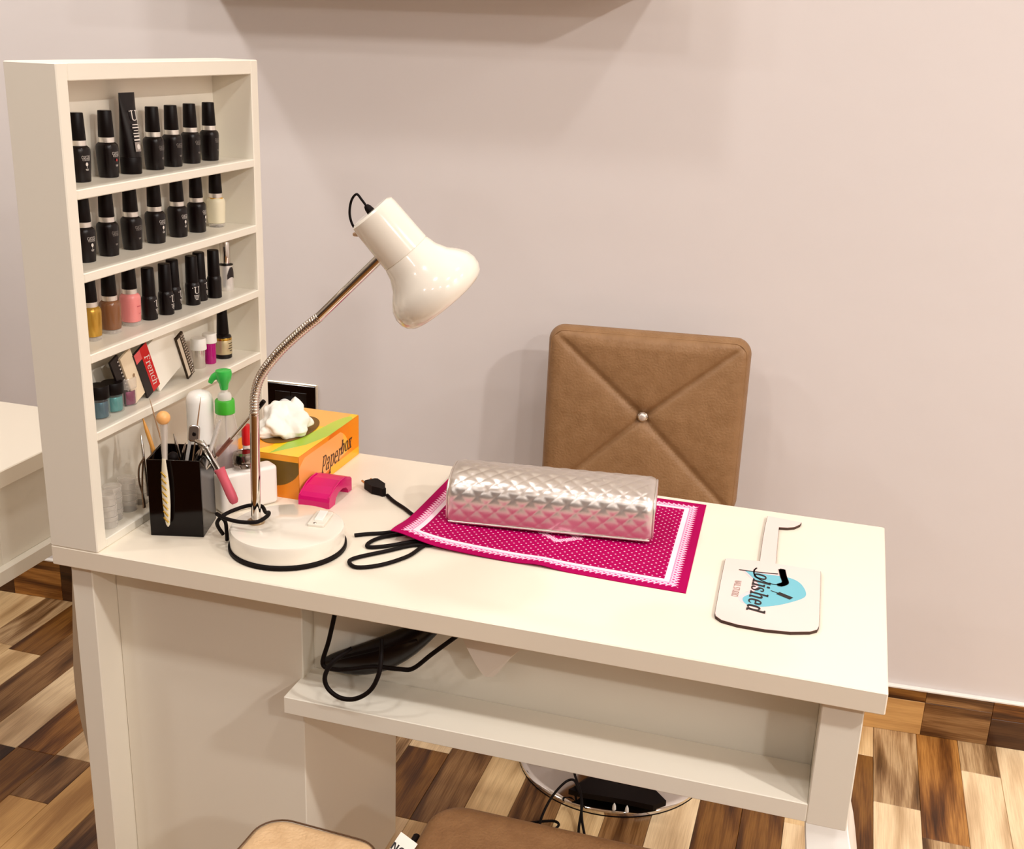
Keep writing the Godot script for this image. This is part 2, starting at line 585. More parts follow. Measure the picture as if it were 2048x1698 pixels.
# ---------------------------------------------------------------- furniture
func table() -> void:
	var t := thing("manicure_table", "white painted manicure table with a pedestal, under-shelf and bottle rack end", "table", Vector3.ZERO)
	obj("tabletop", Geo.new().box(Vector3(0, YT - 0.0314, 0), Vector3(LEN, YT, DEPTH), 0.0016), M.top, t)
	var u := YT - 0.0314
	obj("side_panel", Geo.new().box(Vector3(0.018, 0, 0.02), Vector3(0.055, u, 0.522), 0.0015), M.paint, t)
	obj("pedestal", Geo.new().box(Vector3(0.055, 0, 0.09), Vector3(0.374, u, 0.467), 0.0015), M.paint, t)
	# side wing with a rounded lower corner behind the left panel
	var wing := PackedVector2Array([Vector2(0.018, -u), Vector2(-0.056, -u), Vector2(-0.064, -0.62), Vector2(-0.070, -0.55), Vector2(-0.0775, -0.46), Vector2(-0.078, -0.40), Vector2(-0.071, -0.345), Vector2(-0.062, -0.30), Vector2(-0.045, -0.265), Vector2(0.018, -0.25)])
	var wg := Geo.new().prism(wing, 0.40, 0.42)
	for i in wg.p.size(): wg.p[i] = Vector3(wg.p[i].x, -wg.p[i].z, wg.p[i].y)
	wg.orient(0)
	obj("side_wing", wg, mat(rgb8(196, 176, 150), 0.5), t, "beige rounded wing behind the left panel")
	obj("shelf", Geo.new().box(Vector3(0.369, 0.531, 0.430), Vector3(1.125, 0.559, 0.522), 0.0012), M.paint, t)
	obj("back_panel", Geo.new().box(Vector3(0.374, 0.531, 0.412), Vector3(1.125, u, 0.430), 0.001), M.paint, t)
	obj("bracket", Geo.new().box(Vector3(1.125, 0.529, 0.395), Vector3(1.177, u, 0.522), 0.0015), M.paint, t)
	# the right leg sweeps outwards and forwards to the floor
	var rows := [[u, 1.120, 1.176, 0.30, 0.385], [0.53, 1.123, 1.182, 0.31, 0.395], [0.468, 1.1255, 1.1845, 0.33, 0.424], [0.452, 1.128, 1.189, 0.335, 0.433], [0.436, 1.1315, 1.195, 0.345, 0.447], [0.418, 1.134, 1.200, 0.355, 0.459], [0.39, 1.137, 1.206, 0.36, 0.468], [0.3, 1.145, 1.222, 0.37, 0.482], [0.15, 1.157, 1.245, 0.38, 0.49], [0.0, 1.168, 1.262, 0.38, 0.495]]
	var rings := []
	for r in rows:
		rings.append(PackedVector3Array([Vector3(r[1], r[0], r[3]), Vector3(r[2], r[0], r[3]), Vector3(r[2], r[0], r[4] - 0.002), Vector3(r[2] - 0.002, r[0], r[4]), Vector3(r[1] + 0.002, r[0], r[4]), Vector3(r[1], r[0], r[4] - 0.002)]))
	var lg := Geo.new()
	var from := 0
	for i in rings.size() - 1:
		for k in 6:
			var k2 := (k + 1) % 6
			lg.tri(rings[i][k], rings[i][k2], rings[i + 1][k2], k + 1); lg.tri(rings[i][k], rings[i + 1][k2], rings[i + 1][k], k + 1)
	lg.fan(rings[0], 20, false); lg.fan(rings[-1], 21, true)
	lg.orient(from)
	obj("leg", lg, M.white, t, "white curved right leg")

func second_table() -> void:
	var t := thing("manicure_table", "second white manicure table partly seen beyond the rack at the left edge", "table", Vector3.ZERO)
	var u := YT - 0.0314
	obj("tabletop", Geo.new().box(Vector3(-1.47, u, -0.005), Vector3(-0.27, YT, DEPTH), 0.0016), M.top, t)
	obj("back_panel", Geo.new().box(Vector3(-1.4, 0.543, 0.30), Vector3(-0.285, u, 0.32), 0.001), M.paint, t)
	obj("bracket", Geo.new().box(Vector3(-0.306, 0.57, 0.10), Vector3(-0.286, u, 0.52), 0.001), M.paint, t)
	obj("shelf", Geo.new().box(Vector3(-1.4, 0.543, 0.10), Vector3(-0.27, 0.57, 0.522), 0.001), M.paint, t)
	obj("pedestal", Geo.new().box(Vector3(-1.45, 0, 0.09), Vector3(-1.15, u, 0.467), 0.0015), M.paint, t)

const SH := [1.2768, 1.1629, 1.0470, 0.9311]  # tops of the rack's shelves
func rack() -> void:
	var t := thing("polish_rack", "white wooden open rack of shelves standing on the left table end", "rack", Vector3(0, YT, 0))
	var d := 0.081
	var z0 := 0.007
	var h := 0.6908
	obj("side_panel", Geo.new().box(Vector3(0, 0, DEPTH - 0.023), Vector3(d, h, DEPTH), 0.0015), M.paint, t)
	obj("side_panel", Geo.new().box(Vector3(0, 0, z0), Vector3(d, h, z0 + 0.023), 0.0015), M.paint, t)
	obj("top_panel", Geo.new().box(Vector3(0, h - 0.023, z0 + 0.023), Vector3(d, h, DEPTH - 0.023), 0.0012), M.paint, t)
	obj("bottom_panel", Geo.new().box(Vector3(0.006, 0, z0 + 0.023), Vector3(d, 0.0134, DEPTH - 0.023), 0.001), M.paint, t)
	obj("back_panel", Geo.new().box(Vector3(0, 0, z0 + 0.023), Vector3(0.006, h - 0.023, DEPTH - 0.023), 0.0005), M.paint, t)
	for y in SH:
		obj("shelf", Geo.new().box(Vector3(0.006, y - YT - 0.0134, z0 + 0.023), Vector3(d, y - YT, DEPTH - 0.023), 0.0012), M.paint, t)

# ---------------------------------------------------------------- polish bottles
func gel_bottle(called: String, label: String, group: String, body: Material, base: Material, print: Material, heart := 0) -> Node3D:
	var t := thing(called, label, "bottle", Vector3.ZERO, 0.0, group)
	var prof := [[0.0120, 0.0], [0.0130, 0.0008], [0.0138, 0.012], [0.0146, 0.030], [0.0149, 0.041], [0.0147, 0.0445], [0.0138, 0.0473], [0.0118, 0.0492], [0.0108, 0.0500]]
	if base != null:
		obj("base", Geo.new().lathe([[0.0120, 0.0], [0.0130, 0.0008], [0.0134, 0.0055], [0.0100, 0.0066], [0.0, 0.0066]], 28, Vector3.ZERO, 2.6), base, t, "clear thick glass base")
		prof[0] = [0.0100, 0.0067]; prof[1] = [0.0134, 0.0068]
	obj("body", Geo.new().lathe(prof, 28, Vector3.ZERO, 2.6), body, t)
	obj("ring", Geo.new().lathe([[0.0110, 0.0500], [0.0113, 0.0504], [0.0113, 0.0571], [0.0110, 0.0575]], 24), M.silver, t, "silver ring")
	obj("cap", Geo.new().lathe([[0.0112, 0.0575], [0.0114, 0.0580], [0.0099, 0.0940], [0.0094, 0.0950]], 24), M.cap, t, "black tapered cap")
	if print != null:
		var ge := Geo.new()
		ge.add(letters("CUCCIO", 0.0052, "Droid Sans", false, 0.0, 0.8), xf(Vector3(0, 0.009, 0)))
		ge.add(letters("COLOUR", 0.0036, "Droid Sans", false, 0.0, 0.9), xf(Vector3(0, 0.0055, 0)))
		if heart > 0:
			ge.add(flat_disc(0.0021, Vector2(0, -0.0006), 0.0026), Transform3D())
			ge.add(flat_rect(0.0005, 0.004, Vector2(0, -0.004), 1), Transform3D())
		ge.add(flat_rect(0.0052, 0.0007, Vector2(0, -0.0075)), Transform3D())
		ge.add(flat_rect(0.0040, 0.0006, Vector2(0, -0.0090)), Transform3D())
		bend_round(ge, 0.0157, 0.026, 0.0)
		obj("lettering", ge, print, t)
	return t

func u_bottle(label: String, group: String) -> Node3D:
	var t := thing("gel_bottle", label, "bottle", Vector3.ZERO, 0.0, group)
	obj("body", Geo.new().lathe([[0.0112, 0.0], [0.0122, 0.001], [0.0124, 0.031], [0.0120, 0.0345], [0.0108, 0.0375], [0.0100, 0.0385]], 28), M.black, t)
	obj("cap", Geo.new().lathe([[0.0106, 0.0386], [0.0106, 0.040], [0.0097, 0.0815], [0.0090, 0.0825]], 24), M.cap, t, "black tall cap")
	var ge := Geo.new()
	ge.add(letters("U", 0.0155, "Droid Serif", false, 0.0, 1.0), xf(Vector3(0.0005, 0.006, 0)))
	ge.add(flat_disc(0.0007, Vector2(-0.0068, 0.0105)), Transform3D())
	for k in 4: ge.add(flat_rect([0.0100, 0.0086, 0.0076, 0.0050][k], 0.0009, Vector2(0, -0.0025 - 0.0022 * k)), Transform3D())
	bend_round(ge, 0.0126, 0.0195, 0.0)
	obj("lettering", ge, M.ink, t, "white printed letter and lines")
	return t

func bottles() -> void:
	var y := 0.0
	# the facing: printed side towards +x, a little towards the camera
	var f := PI / 2
	# top shelf
	y = SH[0]
	var g1 := "black gel polish bottles on the top shelf"
	var a := gel_bottle("gel_bottle", "black silver-ringed bottle at the left end of the top shelf", g1, M.black, null, M.ink, 1)
	a.position = Vector3(0.030, y, 0.438); a.rotation.y = f - 0.25
	var b := gel_bottle("gel_bottle", "black bottle with a red mark just left of the tall tube", g1, M.black, null, M.ink, 0)
	b.position = Vector3(0.030, y, 0.372); b.rotation.y = f - 0.05
	obj("emblem", bend_round(flat_disc(0.0019, Vector2(0, 0)), 0.0158, 0.0255), mat(rgb8(170, 40, 40), 0.5), b, "small red dot")
	var plain := gel_bottle("gel_bottle", "black bottle just right of the tall tube on the top shelf", g1, M.black, null, M.ink_grey, 0)
	plain.position = Vector3(0.030, y, 0.253); plain.rotation.y = f
	dup(plain, Vector3(0.030, y, 0.201), f - 0.1, "second black bottle right of the tall tube, top shelf", g1)
	dup(plain, Vector3(0.028, y, 0.143), f - 0.05, "second last black bottle at the right of the top shelf", g1)
	dup(plain, Vector3(0.030, y, 0.088), f + 0.05, "rightmost black bottle on the top shelf", g1)
	# tall tube standing on its cap
	var t := thing("gel_tube", "tall black squeeze tube with a large letter U on the top shelf", "tube", Vector3(0.031, y, 0.317), f - 0.12)
	obj("cap", Geo.new().lathe([[0.0148, 0.0], [0.0155, 0.001], [0.0158, 0.024], [0.0152, 0.025]], 28), M.cap, t)
	var rings := []
	for k in 9:
		var s := k / 8.0
		var ring := PackedVector3Array()
		for j in 28:
			var an := TAU * j / 28
			ring.append(Vector3(lerpf(0.0158, 0.0172, s) * cos(an), lerpf(0.0252, 0.118, s), lerpf(0.0156, 0.0012, pow(s, 1.3)) * sin(an)))
		rings.append(ring)
	obj("body", Geo.new().loft(rings), M.black, t)
	var tl := Geo.new()
	tl.add(letters("U", 0.020, "Droid Serif"), xf(Vector3(0.001, 0.085, 0.0106), Vector3(-0.13, 0, 0)))
	tl.add(flat_disc(0.0009, Vector2(-0.0075, 0)), xf(Vector3(0, 0.092, 0.0098), Vector3(-0.13, 0, 0)))
	for k in 5: tl.add(flat_rect([0.012, 0.0135, 0.009, 0.013, 0.012][k], [0.0012, 0.0016, 0.001, 0.0012, 0.0022][k], Vector2(0, 0)), xf(Vector3(0.0, 0.0725 - 0.0042 * k, 0.0128 + 0.00045 * k), Vector3(-0.13, 0, 0)))
	tl.add(flat_rect(0.0126, 0.0022), xf(Vector3(0.0, 0.0505, 0.0150), Vector3(-0.1, 0, 0)))
	obj("lettering", tl, M.ink, t)
	obj("printed_patch", flat_rect(0.0115, 0.014).moved(xf(Vector3(0.0, 0.0405, 0.0156), Vector3(-0.08, 0, 0))), M.ink_grey, t, "grey printed patch")
	obj("printed_dot", flat_disc(0.0032, Vector2(0.001, 0), 0.0042).moved(xf(Vector3(0.0, 0.0405, 0.0159), Vector3(-0.08, 0, 0))), M.ink, t, "white dot on the patch")
	# second shelf
	y = SH[1]
	var g2 := "black gel polish bottles on the second shelf"
	dup(a, Vector3(0.029, y, 0.440), f - 0.2, "leftmost black bottle on the second shelf, half behind the frame", g2)
	dup(plain, Vector3(0.029, y, 0.384), f - 0.1, "second black bottle from the left on the second shelf", g2)
	dup(plain, Vector3(0.029, y, 0.324), f - 0.15, "third black bottle from the left on the second shelf", g2)
	dup(a, Vector3(0.029, y, 0.260), f - 0.1, "middle black bottle with a white drop on the second shelf", g2)
	dup(a, Vector3(0.028, y, 0.194), f - 0.12, "black bottle with a white drop right of the middle, second shelf", g2)
	dup(a, Vector3(0.030, y, 0.139), f + 0.12, "black bottle beside the cream bottle on the second shelf", g2)
	var cream := gel_bottle("polish_bottle", "cream polish bottle with a yellow neck at the right of the second shelf", "", mat(rgb8(236, 226, 196), 0.15), M.clear_thick, null)
	cream.position = Vector3(0.029, y, 0.075); cream.rotation.y = f
	obj("neck_band", Geo.new().lathe([[0.0125, 0.0478], [0.0128, 0.0484], [0.0118, 0.0498], [0.0112, 0.0502]], 24), mat(rgb8(215, 160, 30), 0.3), cream, "yellow neck band")
	# third shelf
	y = SH[2]
	var s := gel_bottle("polish_bottle", "gold polish bottle at the left end of the third shelf", "", mat(rgb8(196, 152, 60), 0.2, 0.55), M.clear_thick, null)
	s.position = Vector3(0.031, y, 0.443); s.rotation.y = f
	s = gel_bottle("polish_bottle", "brown polish bottle between the gold and the pink one", "", mat(rgb8(132, 88, 58), 0.15), M.clear_thick, null)
	s.position = Vector3(0.031, y, 0.395); s.rotation.y = f
	s = gel_bottle("polish_bottle", "pink polish bottle on the third shelf", "", mat(rgb8(236, 142, 138), 0.14), M.clear_thick, null)
	s.position = Vector3(0.030, y, 0.342); s.rotation.y = f
	obj("lettering", bend_round(flat_rect(0.010, 0.0012, Vector2(0, 0.005)).add(flat_rect(0.006, 0.001, Vector2(0.001, -0.006)), Transform3D()), 0.0158, 0.026), mat(rgb8(190, 80, 90), 0.5), s)
	var g3 := "black letter U gel bottles on the third shelf"
	var u := u_bottle("black letter U bottle beside the pink bottle, third shelf", g3)
	u.position = Vector3(0.034, y, 0.298); u.rotation.y = f + 0.25
	dup(u, Vector3(0.038, y, 0.257), f + 0.1, "second letter U bottle from the pink bottle", g3)
	dup(u, Vector3(0.030, y, 0.222), f + 0.3, "half-hidden letter U bottle left of the fully facing one", g3)
	dup(u, Vector3(0.039, y, 0.179), f - 0.45, "letter U bottle whose letter faces front, middle of the third shelf", g3)
	dup(u, Vector3(0.033, y, 0.146), f + 0.3, "half-hidden letter U bottle right of the fully facing one", g3)
	dup(u, Vector3(0.043, y, 0.116), f + 1.9, "plain-faced black bottle beside the silver bottle, third shelf", g3)
	t = thing("silver_bottle", "slim silver bottle with a dark patch at the right of the third shelf", "bottle", Vector3(0.032, y, 0.056), f)
	obj("body", Geo.new().lathe([[0.0118, 0.0], [0.0124, 0.001], [0.0126, 0.008], [0.0118, 0.034], [0.0112, 0.0435], [0.0108, 0.0455]], 28), mat(rgb8(232, 226, 220), 0.16, 0.5), t)
	obj("collar", Geo.new().lathe([[0.0125, 0.0456], [0.0125, 0.0470], [0.008, 0.0472]], 24), M.cap, t, "thin dark collar")
	obj("cap", Geo.new().lathe([[0.0082, 0.0472], [0.0084, 0.0478], [0.0084, 0.0855], [0.0078, 0.087]], 24), M.chrome, t, "mirror silver cap")
	var ptch := Geo.new()
	for k in 14:
		var px0 := -0.0085 + 0.00125 * k; var px1 := px0 + 0.00125
		var hi0 := 0.013 - 190.0 * pow(px0 - 0.0003, 2.0); var hi1 := 0.013 - 190.0 * pow(px1 - 0.0003, 2.0)
		var lo0 := -0.009 + 0.004 * sin((px0 + 0.0085) * 179.0); var lo1 := -0.009 + 0.004 * sin((px1 + 0.0085) * 179.0)
		ptch.quad(Vector3(px0, lo0, 0), Vector3(px0, hi0, 0), Vector3(px1, hi1, 0), Vector3(px1, lo1, 0), -1)
	obj("printed_patch", bend_round(ptch, 0.0128, 0.030, -0.25), M.ink_black, t, "dark printed patch")

func rack_lower() -> void:
	var f := PI / 2
	var y: float = SH[3]
	# glitter jars
	var j := jar("glitter_jar", "teal glitter jar at the left end of the fourth shelf", "glitter jars on the fourth shelf", rgb8(10, 110, 135), M.cap, 0.050)
	j.position = Vector3(0.042, y, 0.455)
	j = jar("glitter_jar", "turquoise glitter jar between the teal and the magenta jar", "glitter jars on the fourth shelf", rgb8(80, 190, 190), M.cap, 0.046)
	j.position = Vector3(0.042, y, 0.420)
	j = jar("glitter_jar", "magenta glitter jar with a clear lid on the fourth shelf", "glitter jars on the fourth shelf", rgb8(150, 0, 92), M.clear_thick, 0.044)
	j.position = Vector3(0.041, y, 0.385)
	# leaning cards; each: mid z, tilt, width, height, thickness, x
	var lean := 0.385
	var g := "packs leaning together on the fourth shelf"
	var c := card("nail_strip_pack", "dark dotted strip leaning at the left of the packs", g, M.ink_black, 0.021, 0.084, Vector3(0.046, y, 0.3875), lean)
	for k in 11:
		obj("dot", flat_disc(0.0016, Vector2(0.006, 0.006 + 0.0068 * k), -1.0, 8).moved(xf(Vector3(0, 0, 0.0021))), M.ink, c)
	c = card("nail_strip_pack", "cream card strip with a small round hole, leaning on the dark strip", g, mat(rgb8(236, 216, 184), 0.5), 0.029, 0.0855, Vector3(0.050, y, 0.3640), lean)
	obj("hole", flat_disc(0.0032, Vector2(0.002, 0.043)).moved(xf(Vector3(0, 0, 0.0022))), mat(rgb8(150, 120, 88), 0.6), c)
	c = card("nail_strip_pack", "black and red pack with white script leaning between cream and white cards", g, M.ink_black, 0.038, 0.083, Vector3(0.052, y, 0.3300), lean)
	obj("printed_band", flat_rect(0.0205, 0.0828, Vector2(0.0085, 0.0415), 1).moved(xf(Vector3(0, 0, 0.0022))), M.red, c, "red printed band")
	obj("printed_corner", flat_rect(0.0165, 0.017, Vector2(-0.0098, 0.074), 1).moved(xf(Vector3(0, 0, 0.0022))), mat(rgb8(226, 92, 92), 0.4), c)
	var sc := Geo.new()
	sc.add(letters("French", 0.017, "Droid Serif", false, 0.35), xf(Vector3(0.009, 0.036, 0.0025), Vector3(0, 0, -PI / 2)))
	obj("lettering", sc, M.ink, c)
	c = card("nail_strip_pack", "wide plain white card leaning beside the red pack", g, mat(rgb8(246, 240, 226), 0.4), 0.078, 0.086, Vector3(0.049, y, 0.2735), lean)
	c = card("nail_strip_pack", "sparkling studded strip at the right of the leaning packs", g, mat(rgb8(58, 42, 24), 0.3, 0.4), 0.022, 0.083, Vector3(0.053, y, 0.2205), lean)
	for k in 15:
		for m in 2:
			obj("stud", Geo.new().lathe([[0.0019, 0.0], [0.0012, 0.0012], [0.0, 0.0016]], 8, Vector3.ZERO).moved(xf(Vector3(0.0030 + m * 0.0048, 0.004 + 0.0053 * k, 0.0020), Vector3(PI / 2, 0, 0))), M.chrome, c)
	obj("clear_slot", flat_rect(0.008, 0.075, Vector2(-0.0055, 0.0415), 1).moved(xf(Vector3(0, 0, 0.0022))), mat(rgb8(226, 212, 190), 0.2), c)
	# vials
	var v := thing("powder_vial", "silver powder vial with a white cap, fourth shelf", "vial", Vector3(0.034, y, 0.162), f, "powder vials on the fourth shelf")
	obj("body", Geo.new().lathe([[0.0095, 0.0], [0.0102, 0.001], [0.0112, 0.033]], 24), mat(rgb8(216, 208, 200), 0.18, 0.75), v)
	obj("cap", Geo.new().lathe([[0.0136, 0.033], [0.0138, 0.034], [0.0132, 0.0505], [0.0120, 0.0525]], 24), M.frost, v)
	v = thing("powder_vial", "magenta powder vial with a white cap, fourth shelf", "vial", Vector3(0.036, y, 0.129), f, "powder vials on the fourth shelf")
	obj("body", Geo.new().lathe([[0.0092, 0.0], [0.0100, 0.001], [0.0108, 0.0375]], 24), mat(rgb8(172, 0, 110), 0.15), v)
	obj("cap", Geo.new().lathe([[0.0124, 0.0375], [0.0126, 0.0385], [0.0122, 0.0525], [0.0110, 0.054]], 24), M.frost, v)
	v = thing("topcoat_bottle", "squat bottle with a gold label and long black cap, right of the vials", "bottle", Vector3(0.038, y, 0.087), f)
	obj("body", Geo.new().lathe([[0.0138, 0.0], [0.0148, 0.0012], [0.0150, 0.037], [0.0142, 0.0405], [0.0105, 0.043], [0.0095, 0.044]], 28), M.black, v)
	obj("label_band", Geo.new().lathe([[0.0152, 0.008], [0.0153, 0.0082], [0.0153, 0.0330], [0.0152, 0.0332]], 28), mat(rgb8(206, 190, 150), 0.3, 0.55), v, "pale gold label band")
	obj("gold_band", Geo.new().lathe([[0.0153, 0.0334], [0.0153, 0.0372], [0.0150, 0.0376]], 28), M.gold, v, "gold stripe")
	var lt := Geo.new()
	for k in 4: lt.add(flat_rect([0.013, 0.010, 0.014, 0.008][k], 0.0014, Vector2(0, 0.007 - 0.0045 * k)), Transform3D())
	obj("lettering", bend_round(lt, 0.0155, 0.021), M.ink_black, v)
	obj("cap", Geo.new().lathe([[0.0105, 0.044], [0.0108, 0.045], [0.0082, 0.098], [0.0076, 0.099]], 24), M.cap, v)
	# clear stacking jars in the lowest bay
	y = YT + 0.0134
	var gj := "clear stacked jars in the lowest bay"
	var st := jar_stack(3)
	st.set_meta("group", gj)
	st.set_meta("label", "leftmost stack of clear little jars, half behind the rack frame")
	st.position = Vector3(0.056, y, 0.474)
	dup(st, Vector3(0.046, y, 0.446), 0.5, "tall stack of clear little jars second from the left, lowest bay", gj)
	dup(st, Vector3(0.046, y, 0.408), 1.0, "stack of clear little jars nearest the black tool box", gj)
	var s1 := jar_stack(2)
	s1.set_meta("label", "shorter stack of clear jars behind the black tool box")
	s1.set_meta("group", gj)
	s1.position = Vector3(0.046, y, 0.376)

func jar(called: String, label: String, group: String, fill: Color, lid: Material, h: float) -> Node3D:
	var t := thing(called, label, "jar", Vector3.ZERO, 0.0, group)
	obj("body", Geo.new().lathe([[0.0150, 0.0], [0.0158, 0.001], [0.0158, h * 0.60], [0.0150, h * 0.62]], 28), M.clear, t)
	var m := mat(fill, 0.25, 0.3)
	m.albedo_texture = noise_tex(0.2, 8, Color(0.55, 0.55, 0.55), Color(1, 1, 1), 128)
	m.uv1_triplanar = true
	m.uv1_scale = Vector3(40, 40, 40)
	obj("glitter", Geo.new().lathe([[0.0132, 0.002], [0.0136, 0.003], [0.0136, h * 0.50], [0.0130, h * 0.52]], 28), m, t)
	obj("lid", Geo.new().lathe([[0.0160, h * 0.62], [0.0164, h * 0.64], [0.0164, h * 0.96], [0.0155, h]], 28), lid, t)
	return t

func card(called: String, label: String, group: String, m: Material, w: float, h: float, at: Vector3, lean: float) -> Node3D:
	# stands on its lower edge, face towards +x, leaning towards the rack's front end
	var t := thing(called, label, "card pack", at, 0.0, group)
	t.basis = Basis(Vector3(1, 0, 0), lean) * Basis(Vector3(0, 1, 0), PI / 2)
	obj("card", Geo.new().box(Vector3(-w / 2, 0, -0.002), Vector3(w / 2, h, 0.002), 0.0003), m, t)
	t.position.y += w / 2 * sin(lean)
	return t

func jar_stack(n: int) -> Node3D:
	var t := thing("clear_jar_stack", "stack of clear jars", "jars", Vector3.ZERO)
	for k in n:
		var y := 0.0182 * k
		obj("jar", Geo.new().lathe([[0.0130, y], [0.0140, y + 0.001], [0.0140, y + 0.011], [0.0132, y + 0.012]], 24), M.clear_thick, t)
		obj("lid", Geo.new().lathe([[0.0146, y + 0.0122], [0.0148, y + 0.0126], [0.0148, y + 0.0172], [0.0142, y + 0.0180]], 24), M.clear_thick, t)
	return t

# ---------------------------------------------------------------- seats
func panel(w: float, h: float, t: float, rc: float, re: float, f: Callable, nx := 56, ny := 56) -> Geo:
	# upright cushion, front towards +z, bottom edge at y = 0; f(x, y) pushes the front out
	var ge := Geo.new()
	for side in [1.0, -1.0]:
		var grid := []
		for j in ny + 1:
			var row := PackedVector3Array()
			for i in nx + 1:
				# finer towards the rim
				var u := -cos(PI * i / nx) * 0.35 + (2.0 * i / nx - 1.0) * 0.65
				var v := -cos(PI * j / ny) * 0.35 + (2.0 * j / ny - 1.0) * 0.65
				var x := u * w / 2; var y := v * h / 2
				var ax := absf(x) - (w / 2 - rc); var ay := absf(y) - (h / 2 - rc)
				var d: float
				if ax > 0 and ay > 0:
					var l := sqrt(ax * ax + ay * ay)
					if l > rc:
						x = signf(x) * (w / 2 - rc + ax * rc / l); y = signf(y) * (h / 2 - rc + ay * rc / l)
						l = rc
					d = rc - l
				else:
					d = minf(w / 2 - absf(x), h / 2 - absf(y))
				var k := clampf(1.0 - d / re, 0.0, 1.0)
				var z := t / 2 * sqrt(maxf(1.0 - k * k, 0.0))
				if side > 0 and d > 1e-5: z += f.call(x, y) * clampf(d / (re * 1.5), 0.0, 1.0)
				row.append(Vector3(x, y + h / 2, z * side))
			grid.append(row)
		for j in ny:
			for i in nx:
				var a: Vector3 = grid[j][i]; var b: Vector3 = grid[j][i + 1]; var c: Vector3 = grid[j + 1][i + 1]; var e: Vector3 = grid[j + 1][i]
				if side > 0:
					ge.tri(a, c, b, 1); ge.tri(a, e, c, 1)
				else:
					ge.tri(a, b, c, 1); ge.tri(a, c, e, 1)
	return ge

func tuft(x: float, y: float, w: float, h: float, cy: float) -> float:
	# creases from the button to the four corners
	var b := Vector2(0, cy)
	var q := Vector2(x, y)
	var dmin := 1.0
	for s in [[-1, 1], [1, 1], [-1, -1], [1, -1]]:
		var c := Vector2(s[0] * w / 2, s[1] * h / 2 if s[1] > 0 else -h / 2)
		var dir := (c - b).normalized()
		var along := clampf((q - b).dot(dir), 0.0, 1.0)
		dmin = minf(dmin, (q - b - dir * along).length())
	var r := (q - b).length()
	var deep := lerpf(1.0, 0.45, clampf(r / (w * 0.6), 0.0, 1.0))
	return 0.010 * (1.0 - exp(-dmin / 0.03)) - 0.0065 * deep * exp(-pow(dmin / 0.005, 2.0)) - 0.010 * exp(-pow(r / 0.022, 2.0))

func chair_behind() -> void:
	var t := thing("salon_chair", "brown leatherette salon chair with a cross-tufted back, between table and wall", "chair", Vector3(0.728, 0, -0.30), 0.10)
	# base
	obj("base", Geo.new().lathe([[0.200, 0.0], [0.207, 0.003], [0.207, 0.009], [0.203, 0.0125], [0.196, 0.0135], [0.15, 0.020], [0.08, 0.032], [0.045, 0.045], [0.03, 0.06], [0.028, 0.062]], 64), M.chrome, t, "round mirror chrome base")
	obj("base_ring", Geo.new().lathe([[0.2040, 0.0], [0.2074, 0.0], [0.2074, 0.002], [0.2040, 0.003]], 64), M.rubber, t)
	obj("pump_post", Geo.new().lathe([[0.027, 0.06], [0.027, 0.30], [0.022, 0.305], [0.022, 0.42]], 28), M.chrome, t)
	obj("seat_plate", Geo.new().box(Vector3(-0.12, 0.405, -0.12), Vector3(0.12, 0.42, 0.12), 0.003), M.rubber, t)
	obj("seat", Geo.new().rbox(Vector3(0.43, 0.085, 0.40), 0.05, 0.03, Vector3(0, 0.42, 0.0)), M.leather, t)
	var w := 0.425; var h := 0.385
	var cy := 0.012
	var f := func(x: float, y: float) -> float: return tuft(x, y, w, h, cy)
	var b := obj("backrest", panel(w, h, 0.062, 0.035, 0.022, f, 90, 90), M.leather, t)
	b.position = Vector3(0.0, 0.536, -0.165)
	b.rotation.x = -0.06
	# piping along the rim
	var rim := []
	for k in 97:
		var o := Geo.outline(w / 2 - 0.009, h / 2 - 0.009, 0.028, 0.0, Vector3.ZERO, 23)
		var q: Vector3 = o[k % o.size()]
		rim.append(Vector3(q.x, q.z + h / 2, 0.0262))
	var pp := obj("piping", Geo.new().tube(rim, 0.0016, 6), M.leather, b)
	var btn := Node3D.new()
	var bt := obj("button", Geo.new().lathe([[0.0105, 0.0], [0.0112, 0.001], [0.0108, 0.004], [0.0085, 0.0058]], 24).moved(xf(Vector3(0, h / 2 + cy, 0.0245), Vector3(PI / 2, 0, 0))), M.chrome, b, "crystal button in a silver rim")
	btn.free()
	obj("crystal", Geo.new().lathe([[0.0086, 0.0], [0.0084, 0.002], [0.005, 0.0042], [0.0, 0.0046]], 8).moved(xf(Vector3(0, h / 2 + cy, 0.0300), Vector3(PI / 2, 0, 0))), mat(rgb8(240, 232, 224), 0.05, 0.6), b)
	# bracket joining back and seat
	obj("back_bracket", Geo.new().box(Vector3(-0.05, 0.40, -0.215), Vector3(0.05, 0.60, -0.203), 0.002), M.rubber, t)
	obj("back_bracket", Geo.new().box(Vector3(-0.05, 0.395, -0.215), Vector3(0.05, 0.405, -0.10), 0.002), M.rubber, t)

